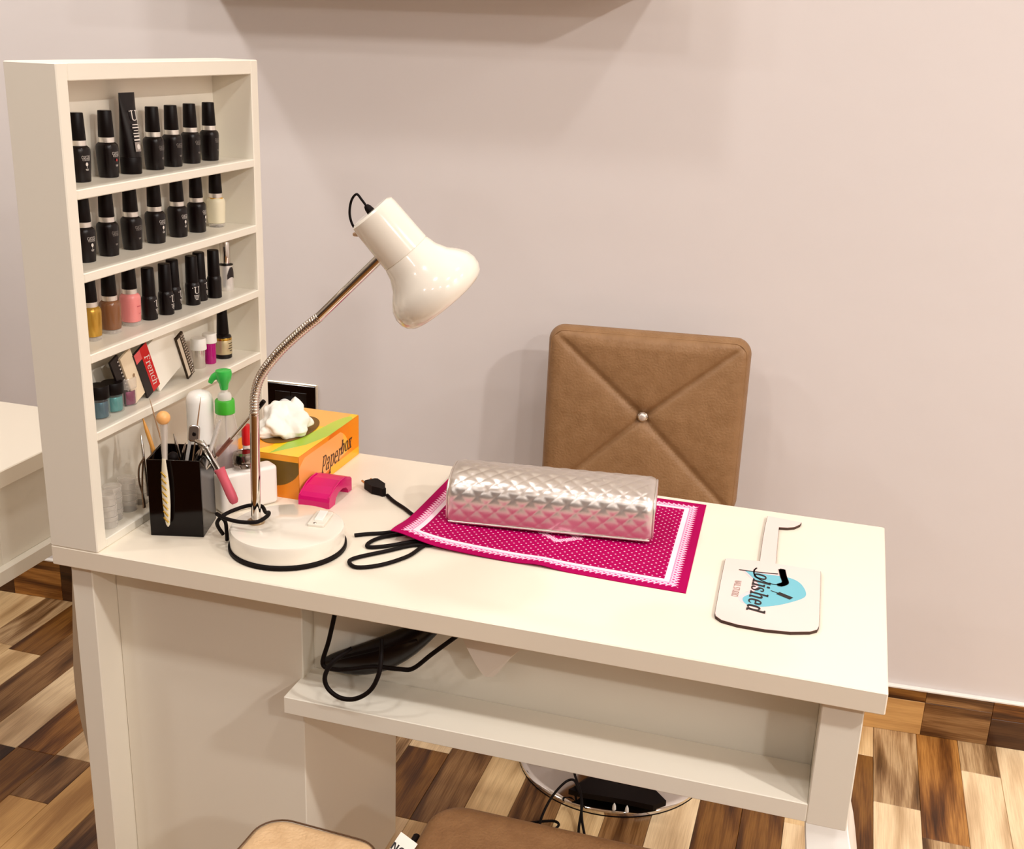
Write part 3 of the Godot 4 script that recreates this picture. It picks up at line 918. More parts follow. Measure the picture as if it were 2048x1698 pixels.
func front_seats() -> void:
	var t := thing("client_chair", "brown leatherette client seat, darkened for shade, pushed under the table front", "chair", Vector3(0.837, 0, 0.765), 0.0)
	obj("seat", Geo.new().rbox(Vector3(0.43, 0.075, 0.44), 0.05, 0.02, Vector3(0, 0.39, 0)), M.shaded_leather, t)
	obj("side_trim", Geo.new().box(Vector3(-0.224, 0.400, -0.150), Vector3(-0.2152, 0.452, 0.19), 0.002), M.rubber, t, "black side trim")
	obj("seat_frame", Geo.new().box(Vector3(-0.20, 0.366, -0.19), Vector3(0.20, 0.39, 0.20), 0.003), M.rubber, t)
	obj("pump_post", Geo.new().lathe([[0.026, 0.03], [0.026, 0.25], [0.022, 0.255], [0.022, 0.366]], 24), M.chrome, t)
	obj("base", Geo.new().lathe([[0.190, 0.0], [0.196, 0.003], [0.194, 0.01], [0.1, 0.022], [0.04, 0.036], [0.027, 0.05]], 48), M.chrome, t)
	t = thing("stool", "upholstered stool, tan from light put into its colour, with a stitched edge at the bottom of the view", "stool", Vector3(0.516, 0, 0.858), -0.04)
	var s := obj("seat", Geo.new().rbox(Vector3(0.192, 0.085, 0.33), 0.045, 0.022, Vector3(0, 0.412, 0)), M.lit_tan_leather, t)
	var path := []
	for q in Geo.outline(0.0870, 0.156, 0.038, 0.0, Vector3(0, 0.4955, 0), 8): path.append(q)
	path.append(path[0])
	obj("stitching", Geo.new().tube(path, 0.0012, 6), M.seam, s)
	obj("post", Geo.new().lathe([[0.02, 0.02], [0.02, 0.40]], 20), M.chrome, t)
	obj("base", Geo.new().lathe([[0.078, 0.0], [0.084, 0.003], [0.082, 0.01], [0.05, 0.016], [0.02, 0.024]], 40), M.chrome, t)
	# care label sewn to the stool seat
	var cl := obj("care_label", Geo.new().box(Vector3(-0.014, -0.026, -0.0003), Vector3(0.014, 0.026, 0.0003), 0.0001).moved(xf(Vector3(0.088, 0.4565, -0.190), Vector3(-0.75, 0.15, -0.45))), mat(rgb8(240, 232, 220), 0.6), t, "white printed care label")
	obj("lettering", letters("NOV", 0.014, "Droid Sans", true).add(flat_disc(0.003, Vector2(-0.007, -0.013)), Transform3D()).add(flat_disc(0.003, Vector2(0.001, -0.013)), Transform3D()).moved(xf(Vector3(0.088, 0.4565, -0.190), Vector3(-0.75, 0.15, -0.45)) * xf(Vector3(0, 0.006, 0.0008))), M.ink_black, cl)

# ---------------------------------------------------------------- things on the table
func holder() -> void:
	var th := 0.275
	var ctr := Vector3(0.1455, YT, 0.409)
	var t := thing("tool_holder", "square glossy black box holding brushes and nail tools", "holder", ctr, th)
	var hw := 0.0405; var hd := 0.037; var h := 0.124; var k := 0.003
	obj("wall", Geo.new().box(Vector3(-hw, 0.0, hd - k), Vector3(hw, h, hd), 0.0006), M.acrylic, t)
	obj("wall", Geo.new().box(Vector3(-hw, 0.0, -hd), Vector3(hw, h, -hd + k), 0.0006), M.acrylic, t)
	obj("wall", Geo.new().box(Vector3(-hw, 0.0, -hd + k), Vector3(-hw + k, h, hd - k), 0.0006), M.acrylic, t)
	obj("wall", Geo.new().box(Vector3(hw - k, 0.0, -hd + k), Vector3(hw, h, hd - k), 0.0006), M.acrylic, t)
	obj("bottom", Geo.new().box(Vector3(-hw + k, 0.0, -hd + k), Vector3(hw - k, k, hd - k), 0.0006), M.acrylic, t)
	var B := ctr
	# ball-tipped brush hung over the front of the box
	var ft := Vector3(0.1515, YT, 0.4495)
	t = thing("dotting_tool", "ball-tipped tool with a gold patterned handle hung on the box front", "tool", Vector3.ZERO)
	obj("ball", Geo.new().lathe(ball(0.0105), 20, Vector3(0.1475, 0.942, 0.4500)), mat(rgb8(240, 178, 108), 0.35), t, "orange ball tip")
	obj("shaft", Geo.new().tube([Vector3(0.1475, 0.935, 0.450), Vector3(0.1478, 0.905, 0.452), Vector3(0.1480, 0.878, 0.4535)], 0.0062, 12, 0.0042), M.clear_thick, t, "clear shaft")
	obj("inner_rod", Geo.new().tube([Vector3(0.1475, 0.933, 0.450), Vector3(0.1480, 0.878, 0.4535)], 0.0032, 8), mat(rgb8(214, 206, 196), 0.3, 0.4), t)
	var hr := []
	for s in [[0.880, 0.0030], [0.866, 0.0044], [0.845, 0.0062], [0.825, 0.0068], [0.805, 0.0064], [0.785, 0.0048], [0.774, 0.0034], [0.770, 0.001]]:
		hr.append(PackedVector3Array())
		for j in 12:
			var an := TAU * j / 12
			hr[-1].append(Vector3(0.1482 + s[1] * cos(an), s[0], 0.4565 + s[1] * 0.55 * sin(an)))
	obj("handle", Geo.new().loft(hr), mat(rgb8(236, 226, 200), 0.3), t, "cream handle with gold stripes")
	for j in 8:
		var yy := 0.856 - 0.0105 * j
		obj("gold_stripe", Geo.new().tube([Vector3(0.1440, yy + 0.003, 0.4594), Vector3(0.1482, yy, 0.4606), Vector3(0.1520, yy - 0.004, 0.4594)], 0.0013, 6), M.gold, t)
	# tweezers with a pink grip leaning out over the right wall
	t = thing("tweezers", "steel tweezers with a pink grip hanging out of the black box", "tweezers", Vector3.ZERO)
	obj("arm", Geo.new().tube(smooth([Vector3(0.172, 0.895, 0.405), Vector3(0.190, 0.889, 0.408), Vector3(0.203, 0.872, 0.411), Vector3(0.214, 0.857, 0.413)]), 0.0034, 10), M.brushed, t)
	obj("arm", Geo.new().tube(smooth([Vector3(0.180, 0.885, 0.400), Vector3(0.188, 0.874, 0.404), Vector3(0.203, 0.858, 0.409), Vector3(0.210, 0.849, 0.413)]), 0.0024, 10), M.brushed, t)
	obj("grip", Geo.new().lathe([[0.0048, 0.0], [0.0070, 0.004], [0.0078, 0.014], [0.0072, 0.04], [0.0080, 0.055], [0.0088, 0.058]], 16).moved(xf(Vector3(0.2395, 0.806, 0.414), Vector3(0, 0, 0.43))), mat(rgb8(214, 92, 108), 0.55), t, "dusty pink rubber grip")
	# brushes and tools inside; base point inside the box, tip where it shows
	var brushes := [
		["nail_brush", "thin steel brush at the left corner of the black box", "silver", Vector3(0.095, 0.80, 0.425), Vector3(0.074, 0.890, 0.402), 0.0022],
		["nail_brush", "second thin steel brush left in the black box", "silver", Vector3(0.106, 0.80, 0.42), Vector3(0.083, 0.888, 0.392), 0.0022],
		["nail_brush", "orange-handled brush leaning left in the black box", "orange", Vector3(0.128, 0.79, 0.415), Vector3(0.078, 0.917, 0.400), 0.0034],
		["nail_brush", "long fine needle brush rising to the fourth shelf", "fine", Vector3(0.128, 0.80, 0.40), Vector3(0.091, 0.950, 0.398), 0.0011],
		["nail_brush", "steel brush right of the ball-tipped tool", "silver", Vector3(0.150, 0.79, 0.39), Vector3(0.127, 0.897, 0.395), 0.0026],
		["nail_brush", "white-tipped brush in the middle of the black box", "white", Vector3(0.132, 0.79, 0.395), Vector3(0.157, 0.903, 0.392), 0.0027],
		["needle_tool", "fine needle tool in front of the white bottle cap", "fine", Vector3(0.150, 0.80, 0.40), Vector3(0.180, 0.963, 0.398), 0.0010],
		["nail_brush", "thin clear brush leaning right in the black box", "white", Vector3(0.165, 0.80, 0.405), Vector3(0.214, 0.933, 0.400), 0.0024],
		["cuticle_pusher", "flat steel pusher crossing behind the tweezers", "silver", Vector3(0.150, 0.80, 0.415), Vector3(0.182, 0.888, 0.402), 0.0034],
		["cuticle_pusher", "second steel pusher close to the tweezers", "silver", Vector3(0.158, 0.80, 0.418), Vector3(0.187, 0.890, 0.412), 0.0028],
		["steel_rod", "short steel rod between the ball-tipped tool and the nipper", "silver", Vector3(0.140, 0.80, 0.425), Vector3(0.160, 0.893, 0.415), 0.0026],
		["plastic_stick", "clear plastic stick leaning far right in the black box", "white", Vector3(0.162, 0.80, 0.395), Vector3(0.206, 0.928, 0.392), 0.0030],
		["nail_brush", "black-ended silver brush reaching past the lamp neck", "black", Vector3(0.150, 0.81, 0.40), Vector3(0.287, 0.971, 0.400), 0.0026],
	]
	for b in brushes:
		var o := thing(b[0], b[1], "brush" if b[0] == "nail_brush" else "tool", Vector3.ZERO)
		var p0: Vector3 = b[3]; var p1: Vector3 = b[4]
		var m: Material = {"silver": M.brushed, "orange": mat(rgb8(214, 150, 64), 0.35), "fine": mat(rgb8(176, 140, 104), 0.4, 0.3), "white": M.frost, "black": M.brushed}[b[2]]
		obj("handle", Geo.new().tube([p0, p0.lerp(p1, 0.5), p0.lerp(p1, 0.84)], b[5], 10), m, o)
		if b[2] == "black":
			obj("tip", Geo.new().tube([p0.lerp(p1, 0.84), p0.lerp(p1, 0.9), p0.lerp(p1, 0.97), p1], 0.0042, 10, 0.0034), M.cap, o, "black end")
			obj("ferrule", Geo.new().tube([p0.lerp(p1, 0.40), p0.lerp(p1, 0.58)], 0.0038, 10), mat(rgb8(150, 100, 86), 0.3, 0.5), o)
		else:
			obj("tip", Geo.new().tube([p0.lerp(p1, 0.84), p0.lerp(p1, 0.93), p1], b[5], 10, b[5] * 0.3), m, o)
	# nipper with its jaws up
	t = thing("cuticle_nipper", "steel cuticle nipper with open handles standing in the black box", "nipper", Vector3.ZERO)
	obj("jaw", Geo.new().rbox(Vector3(0.017, 0.006, 0.026), 0.006, 0.002).moved(xf(Vector3(0.167, 0.905, 0.4005), Vector3(PI / 2 - 0.2, 0, -0.5))), M.brushed, t)
	obj("pivot", Geo.new().lathe([[0.0032, 0.0], [0.003, 0.002], [0.0, 0.003]], 14).moved(xf(Vector3(0.170, 0.905, 0.405), Vector3(PI / 2 - 0.2, 0, 0))), M.cap, t)
	obj("handle", Geo.new().tube(smooth([Vector3(0.172, 0.893, 0.40), Vector3(0.176, 0.880, 0.40), Vector3(0.168, 0.862, 0.402), Vector3(0.160, 0.80, 0.405)]), 0.0028, 10), M.brushed, t)
	obj("handle", Geo.new().tube(smooth([Vector3(0.178, 0.893, 0.398), Vector3(0.184, 0.882, 0.398), Vector3(0.176, 0.862, 0.40), Vector3(0.168, 0.80, 0.402)]), 0.0028, 10), M.brushed, t)
	# round black sponge tips
	t = thing("sponge_tool", "black round-ended sponge tool low in the black box", "tool", Vector3.ZERO)
	obj("head", Geo.new().lathe(ball(0.0085), 18, Vector3(0.139, 0.868, 0.418)), M.rubber, t)
	obj("stem", Geo.new().tube([Vector3(0.139, 0.862, 0.418), Vector3(0.142, 0.79, 0.412)], 0.0026, 8), M.rubber, t)
	# scissors whose loops hang at the left side of the box
	t = thing("scissors", "thin steel scissors leaning on the left side of the black box", "scissors", Vector3.ZERO)
	obj("loop", Geo.new().tube(smooth([Vector3(0.096, 0.865, 0.430), Vector3(0.085, 0.848, 0.428), Vector3(0.083, 0.824, 0.428), Vector3(0.090, 0.800, 0.430), Vector3(0.093, 0.783, 0.432)]), 0.0015, 8), mat(rgb8(120, 96, 78), 0.25, 0.8), t)
	obj("loop", Geo.new().tube(smooth([Vector3(0.098, 0.862, 0.436), Vector3(0.096, 0.84, 0.437), Vector3(0.093, 0.81, 0.436), Vector3(0.092, 0.783, 0.434)]), 0.0015, 8), mat(rgb8(120, 96, 78), 0.25, 0.8), t)

func ball(r: float, n := 10) -> Array:
	var out := []
	for k in n + 1:
		var a := -PI / 2 + PI * k / n
		out.append([maxf(r * cos(a), 0.0), r * sin(a)])
	return out

func table_bottles() -> void:
	# tall white bottle with a domed cap
	var t := thing("spray_bottle", "frosted white bottle with a tall domed cap between rack and tissue box", "bottle", Vector3(0.1090, YT, 0.288))
	obj("body", Geo.new().lathe([[0.0190, 0.0], [0.0215, 0.002], [0.0215, 0.070], [0.0205, 0.082], [0.0185, 0.092], [0.0180, 0.098]], 32), mat(rgb8(226, 218, 206), 0.25), t)
	obj("cap", Geo.new().lathe([[0.0222, 0.098], [0.0224, 0.104], [0.0222, 0.108], [0.0218, 0.111], [0.0216, 0.166], [0.0200, 0.175], [0.0160, 0.1805], [0.0090, 0.1835], [0.0, 0.1845]], 32), M.white, t, "glossy white domed cap")
	# green pump bottle
	t = thing("pump_bottle", "clear pump bottle with a bright green pump head and collar", "bottle", Vector3(0.1485, YT, 0.277))
	obj("body", Geo.new().lathe([[0.0170, 0.0], [0.0190, 0.002], [0.0190, 0.105], [0.0185, 0.122], [0.0160, 0.138], [0.0135, 0.149]], 32), M.clear_thick, t)
	obj("lotion", Geo.new().lathe([[0.0160, 0.003], [0.0172, 0.005], [0.0172, 0.088], [0.0, 0.088]], 28), glass(rgb8(222, 190, 200), 0.6, 0.2), t, "pale pink lotion")
	var green := mat(rgb8(70, 190, 50), 0.3)
	obj("collar", Geo.new().lathe([[0.0155, 0.148], [0.0162, 0.149], [0.0158, 0.169], [0.0145, 0.171]], 28), green, t, "green screw collar")
	obj("pump_neck", Geo.new().lathe([[0.0110, 0.171], [0.0110, 0.178], [0.0095, 0.181], [0.0055, 0.183], [0.0050, 0.192]], 24), M.frost, t)
	var gl := mat(rgb8(62, 200, 84), 0.2)
	obj("pump_head", Geo.new().lathe([[0.0062, 0.188], [0.0078, 0.197], [0.0118, 0.205], [0.0135, 0.214], [0.0125, 0.2195], [0.0, 0.2215]], 28), gl, t, "green pump head")
	obj("nozzle", Geo.new().tube(smooth([Vector3(0.002, 0.2125, -0.001), Vector3(-0.009, 0.211, 0.005), Vector3(-0.015, 0.207, 0.008), Vector3(-0.019, 0.199, 0.010)]), 0.0085, 12, 0.0035), gl, t)
	obj("dip_tube", Geo.new().tube([Vector3(0, 0.165, 0), Vector3(0.003, 0.02, 0)], 0.002, 8), M.frost, t)
	# flat white bottle with a metal pump lid
	var yaw := atan2(0.087, 0.061)
	t = thing("remover_bottle", "square white bottle with a chrome pump lid beside the lamp pole", "bottle", Vector3(0.1935, YT, 0.2985), yaw)
	obj("body", Geo.new().rbox(Vector3(0.100, 0.066, 0.034), 0.009, 0.006), mat(rgb8(238, 230, 222), 0.3), t)
	obj("shoulder", Geo.new().lathe([[0.017, 0.0655], [0.0160, 0.0685], [0.0150, 0.070]], 28), mat(rgb8(238, 230, 222), 0.3), t)
	obj("lid", Geo.new().lathe([[0.0150, 0.0695], [0.0195, 0.0715], [0.0205, 0.076], [0.0190, 0.078], [0.0205, 0.080], [0.0208, 0.087], [0.0190, 0.0925], [0.0130, 0.0945], [0.0125, 0.0935], [0.0, 0.0930]], 36), mat(rgb8(150, 138, 132), 0.12, 1.0), t, "chrome pump lid")
	# red-capped small bottle
	t = thing("small_bottle", "small bottle with a red cap half hidden behind the lamp pole", "bottle", Vector3(0.1790, YT, 0.2665))
	obj("body", Geo.new().lathe([[0.0065, 0.0], [0.0070, 0.001], [0.0070, 0.085], [0.0060, 0.094]], 18), mat(rgb8(226, 206, 196), 0.3), t)
	obj("cap", Geo.new().lathe([[0.0072, 0.094], [0.0074, 0.096], [0.0074, 0.125], [0.0068, 0.128]], 18), M.red, t, "red cap")

func print_face(w: int, h: int, f: Callable) -> StandardMaterial3D:
	var im := Image.create(w, h, false, Image.FORMAT_RGB8)
	for y in h:
		for x in w:
			im.set_pixel(x, y, f.call((x + 0.5) / w, (y + 0.5) / h))
	var m := mat(Color.WHITE, 0.3)
	m.albedo_texture = ImageTexture.create_from_image(im)
	return m

func uv_quad(a: Vector3, b: Vector3, c: Vector3, d: Vector3) -> Geo:
	# a = (0,0) upper left, b = upper right, c = lower right, d = lower left
	var ge := Geo.new()
	ge.has_uv = true
	ge.tri(a, b, c, -1, Vector2(0, 0), Vector2(1, 0), Vector2(1, 1))
	ge.tri(a, c, d, -1, Vector2(0, 0), Vector2(1, 1), Vector2(0, 1))
	return ge

func tissue_box() -> void:
	var x0 := 0.128; var x1 := 0.262; var z0 := 0.004; var z1 := 0.246; var h := 0.0755
	var t := thing("tissue_box", "orange and yellow cardboard tissue box with green stripe behind the lamp", "box", Vector3(0, YT, 0))
	obj("carton", Geo.new().box(Vector3(x0, 0, z0), Vector3(x1, h, z1), 0.001), mat(rgb8(242, 150, 20), 0.35), t)
	var yel := rgb8(255, 206, 0); var org := rgb8(250, 146, 0); var peach := rgb8(255, 176, 96); var deep := rgb8(236, 112, 0); var leaf := rgb8(196, 212, 60)
	# top: u from the left edge (x0) to the right (x1), v from the back to the front
	var top := func(u: float, v: float) -> Color:
		var c := org if u + v * 0.6 < 0.62 else yel
		if u < 0.5 and v > 0.55 and u + v < 1.35: c = org.lerp(peach, 0.4)
		if v < 0.35 and u < 0.9: c = rgb8(255, 186, 84)
		var cx := 0.93 - 0.30 * pow(maxf(v - 0.25, 0.0) / 0.7, 1.6)
		var hw := 0.13 * sqrt(clampf((v - 0.06) / 0.2, 0.0, 1.0)) * clampf((1.0 - v) / 0.25, 0.0, 1.0)
		if absf(u - cx) < hw: c = leaf.lerp(rgb8(150, 200, 60), clampf(v * 1.2 - 0.3, 0, 1))
		return c
	obj("printed_face", uv_quad(Vector3(x0, h + 0.0004, z0), Vector3(x1, h + 0.0004, z0), Vector3(x1, h + 0.0004, z1), Vector3(x0, h + 0.0004, z1)), print_face(160, 256, top), t)
	# right side: u from the front (z1) to the back (z0), v downwards
	var side := func(u: float, v: float) -> Color:
		var c := org
		if u > 0.35 and v < 0.55 and u + v * 0.4 > 0.5: c = deep.lerp(org, clampf((u - 0.45) * 2.2, 0, 1))
		var d := Vector2((u - 0.38) / 0.42, (v - 0.55) / 0.62).length()
		if d < 1.0 and v > 0.10 and v + u * 0.35 < 0.98: c = peach if u < 0.72 else rgb8(255, 190, 70)
		if v + u * 0.35 >= 0.98 and u < 0.5: c = deep
		if v > 0.80 and u > 0.5: c = rgb8(255, 186, 20)
		return c
	obj("printed_face", uv_quad(Vector3(x1 + 0.0004, h, z1), Vector3(x1 + 0.0004, h, z0), Vector3(x1 + 0.0004, 0, z0), Vector3(x1 + 0.0004, 0, z1)), print_face(256, 128, side), t)
	var front := func(u: float, v: float) -> Color:
		var c := rgb8(238, 140, 20)
		var d := Vector2((u - 0.62) / 0.42, (v - 0.12) / 0.62).length()
		if d < 1.0 and v > 0.14: c = rgb8(112, 84, 24)
		if v < 0.14: c = rgb8(255, 166, 40)
		return c
	obj("printed_face", uv_quad(Vector3(x0, h, z1 + 0.0004), Vector3(x1, h, z1 + 0.0004), Vector3(x1, 0, z1 + 0.0004), Vector3(x0, 0, z1 + 0.0004)), print_face(160, 96, front), t)
	var lt := letters("Paper", 0.040, "Droid Serif", false, 0.45, 0.72).add(letters("box", 0.034, "Droid Serif", true, 0.4, 0.72), xf(Vector3(0.062, 0.006, 0)))
	lt.moved(Transform3D(Basis(Vector3(0, 0, -1), Vector3(0, 1, 0), Vector3(1, 0, 0)), Vector3(x1 + 0.001, 0.030, 0.121)))
	obj("lettering", lt, mat(rgb8(70, 34, 8), 0.5), t)
	var sm := Geo.new()
	for k in 3: sm.add(letters(["80", "2", "B"][k], 0.014, "Droid Sans", true), xf(Vector3(0.014 * k, 0.004 * k, 0)))
	sm.moved(Transform3D(Basis(Vector3(0, 0, -1), Vector3(0, 1, 0), Vector3(1, 0, 0)), Vector3(x1 + 0.001, 0.012, 0.238)))
	obj("lettering", sm, mat(rgb8(252, 220, 190), 0.5), t)
	# opening and the tissue puffed out of it
	obj("opening", flat_disc(0.042, Vector2.ZERO, 0.078, 32).moved(xf(Vector3(0.186, h + 0.0012, 0.125), Vector3(-PI / 2, 0, 0))), mat(rgb8(120, 84, 20), 0.7), t, "oval opening")
	var tis := thing("tissue", "crumpled white tissue pulled up out of the orange box", "tissue", Vector3(0.186, YT + h + 0.002, 0.142))
	var nz := FastNoiseLite.new(); nz.seed = 4; nz.frequency = 22.0; nz.fractal_octaves = 3
	var rings := []
	var n := 72
	for k in 37:
		var s := k / 36.0
		var ring := PackedVector3Array()
		var prof := 0.040 * sqrt(maxf(1.0 - pow(s, 2.2), 0.0)) + 0.0015
		if s < 0.2: prof = lerpf(0.032, prof, s / 0.2)
		for j in n:
			var a := TAU * j / n
			var folds := 1.0 + 0.14 * sin(3.0 * a + s * 3.0 + 0.8) + 0.10 * sin(7.0 * a - s * 5.0) + 0.05 * sin(13.0 * a + s * 7.0)
			var p := Vector3(prof * folds * cos(a) * 1.0, s * 0.046, prof * folds * sin(a) * 1.25)
			var w := nz.get_noise_3dv(p) * 0.012
			p += p.normalized() * w
			p += Vector3(-0.014, 0, -0.016) * s
			ring.append(p)
		rings.append(ring)
	obj("sheet", Geo.new().loft(rings), mat(rgb8(248, 243, 232), 0.85), tis)
	var ear := []
	for k in 10:
		var s := k / 9.0
		var ring := PackedVector3Array()
		for j in 20:
			var a := TAU * j / 20
			var r := 0.014 * sin(PI * (0.25 + 0.75 * s)) * (1.0 + 0.2 * sin(3 * a + 4 * s))
			ring.append(Vector3(0.004 + r * cos(a), 0.026 + s * 0.030, -0.030 + r * 0.8 * sin(a)))
		rings = []
		ear.append(ring)
	obj("fold", Geo.new().loft(ear), mat(rgb8(248, 243, 232), 0.85), tis)

func desk_lamp() -> void:
	var t := thing("desk_lamp", "white bell-shaded gooseneck desk lamp on a round base", "lamp", Vector3(0.328, YT, 0.416))
	obj("base", Geo.new().lathe([[0.084, 0.006], [0.0855, 0.008], [0.0855, 0.030], [0.0840, 0.0335], [0.080, 0.035], [0.0, 0.0352]], 72), M.lamp, t)
	obj("base_ring", Geo.new().lathe([[0.087, 0.0], [0.0885, 0.001], [0.0885, 0.006], [0.087, 0.0075], [0.083, 0.0078]], 72), M.rubber, t, "black rubber base ring")
	var pz := 0.009
	var o := Vector3(-0.328, -YT, -0.416)
	var sw := obj("switch", Geo.new().rbox(Vector3(0.0265, 0.005, 0.052), 0.003, 0.0015).moved(xf(Vector3(0.0385, 0.0345, -0.033), Vector3(0, 0.15, 0))), mat(rgb8(236, 228, 212), 0.3), t)
	obj("rocker", Geo.new().rbox(Vector3(0.013, 0.004, 0.030), 0.001, 0.001).moved(xf(Vector3(0.0385, 0.0392, -0.036), Vector3(0.10, 0.15, 0))), M.white, sw)
	obj("screw", Geo.new().lathe([[0.0025, 0.0], [0.002, 0.001]], 12, Vector3(0.0395, 0.0395, -0.012)), M.brushed, sw)
	obj("pole_foot", Geo.new().lathe([[0.0125, 0.035], [0.013, 0.036], [0.013, 0.039], [0.0095, 0.041]], 28, Vector3(-0.0475, 0, pz)), mat(rgb8(176, 152, 120), 0.3, 0.8), t)
	obj("pole", Geo.new().tube([Vector3(0.2805, 0.785, 0.425) + o, Vector3(0.2845, 0.960, 0.425) + o], 0.0072, 20), M.chrome, t, "chrome tube")
	var neck := smooth([Vector3(0.2845, 0.955, 0.425), Vector3(0.2865, 0.987, 0.425), Vector3(0.298, 1.019, 0.425), Vector3(0.327, 1.056, 0.425), Vector3(0.361, 1.089, 0.425), Vector3(0.392, 1.115, 0.425)], 22)
	var ribs := []
	for i in neck.size(): ribs.append(neck[i] + o)
	# ribbed gooseneck: radius swings along its length
	var fine := []
	var length := 0.0
	var curve := Curve3D.new()
	for q in ribs: curve.add_point(q)
	length = curve.get_baked_length()
	var count := 46
	var rings := []
	var u := Vector3(0, 0, 1)
	for i in count * 4 + 1:
		var q := curve.sample_baked(length * i / (count * 4.0), true)
		var q2 := curve.sample_baked(minf(length * i / (count * 4.0) + 0.001, length), true)
		var q0 := curve.sample_baked(maxf(length * i / (count * 4.0) - 0.001, 0.0), true)
		var tn := (q2 - q0).normalized()
		var v := tn.cross(u).normalized()
		var r: float = [0.0060, 0.0071, 0.0074, 0.0071][i % 4]
		var ring := PackedVector3Array()
		for k in 16:
			var a := TAU * k / 16
			ring.append(q + (u * cos(a) + v * sin(a)) * r)
		rings.append(ring)
	obj("gooseneck", Geo.new().loft(rings), mat(rgb8(214, 204, 194), 0.1, 1.0), t, "ribbed metal gooseneck")
	var r0 := Vector3(0.390, 1.113, 0.425) + o
	var r1 := Vector3(0.4835, 1.2065, 0.425) + o
	obj("arm", Geo.new().tube([r0, r0.lerp(r1, 0.5), r1], 0.0068, 20), M.chrome, t, "straight chrome arm")
	# shade: axis from the head down to the right
	var ha := Vector3(0.4690, 1.2665, 0.425) + o
	var hb := Vector3(0.5580, 1.1575, 0.396) + o
	var ax := (hb - ha).normalized()
	var lsh := ha.distance_to(hb)
	var prof := [[0.0285, 0.0], [0.0335, 0.003], [0.0345, 0.010], [0.0355, 0.055], [0.0362, 0.0735], [0.0355, 0.0742], [0.0365, 0.0760], [0.0400, 0.0900], [0.0480, 0.1050], [0.0590, 0.1170], [0.0660, 0.1270], [0.0690, 0.1380], [0.0685, 0.1480], [0.0655, 0.1560], [0.0600, 0.1615], [0.0570, 0.1625], [0.0575, 0.1600], [0.0630, 0.1500], [0.0650, 0.1380], [0.0560, 0.1200], [0.0440, 0.1060], [0.0340, 0.0900], [0.030, 0.070]]
	var pr := []
	for q in prof: pr.append([q[0], q[1] * lsh / 0.146 * 0.98])
	var basis := Basis(Quaternion(Vector3.UP, ax))
	obj("shade", Geo.new().lathe(pr, 64).moved(Transform3D(basis, ha)), M.lamp, t, "glossy white bell shade")
	obj("bulb", Geo.new().lathe([[0.013, 0.06], [0.014, 0.085], [0.024, 0.115], [0.026, 0.125], [0.020, 0.138], [0.0, 0.143]], 28).moved(Transform3D(basis, ha)), M.frost, t)
	obj("knuckle", Geo.new().tube([r1 - (r1 - r0).normalized() * 0.002, r1 + (r1 - r0).normalized() * 0.010], 0.0085, 16), M.rubber, t)
	obj("bracket", Geo.new().box(Vector3(-0.020, -0.002, -0.004), Vector3(0.020, 0.002, 0.004), 0.001).moved(xf(Vector3(0.4865, 1.2120, 0.425) + o, Vector3(0, 0, -0.78))), M.rubber, t)
	obj("head_cord", Geo.new().tube(smooth([ha - ax * 0.009, ha - ax * 0.014 + Vector3(-0.003, 0.004, 0), Vector3(0.4500, 1.2880, 0.428) + o, Vector3(0.4410, 1.2780, 0.425) + o, Vector3(0.4385, 1.2600, 0.425) + o, Vector3(0.4440, 1.2440, 0.425) + o, Vector3(0.4570, 1.2340, 0.425) + o, Vector3(0.4660, 1.2300, 0.425) + o]), 0.0017, 8), M.rubber, t, "short black wire loop")
	obj("cord_clip", Geo.new().box(Vector3(0.444, 1.2315, 0.421) + o, Vector3(0.462, 1.2365, 0.429) + o, 0.001), mat(rgb8(196, 160, 124), 0.4), t)
	obj("strain_relief", Geo.new().lathe([[0.006, 0.0], [0.005, -0.006], [0.003, -0.010]], 14).moved(Transform3D(basis, ha)), M.rubber, t)

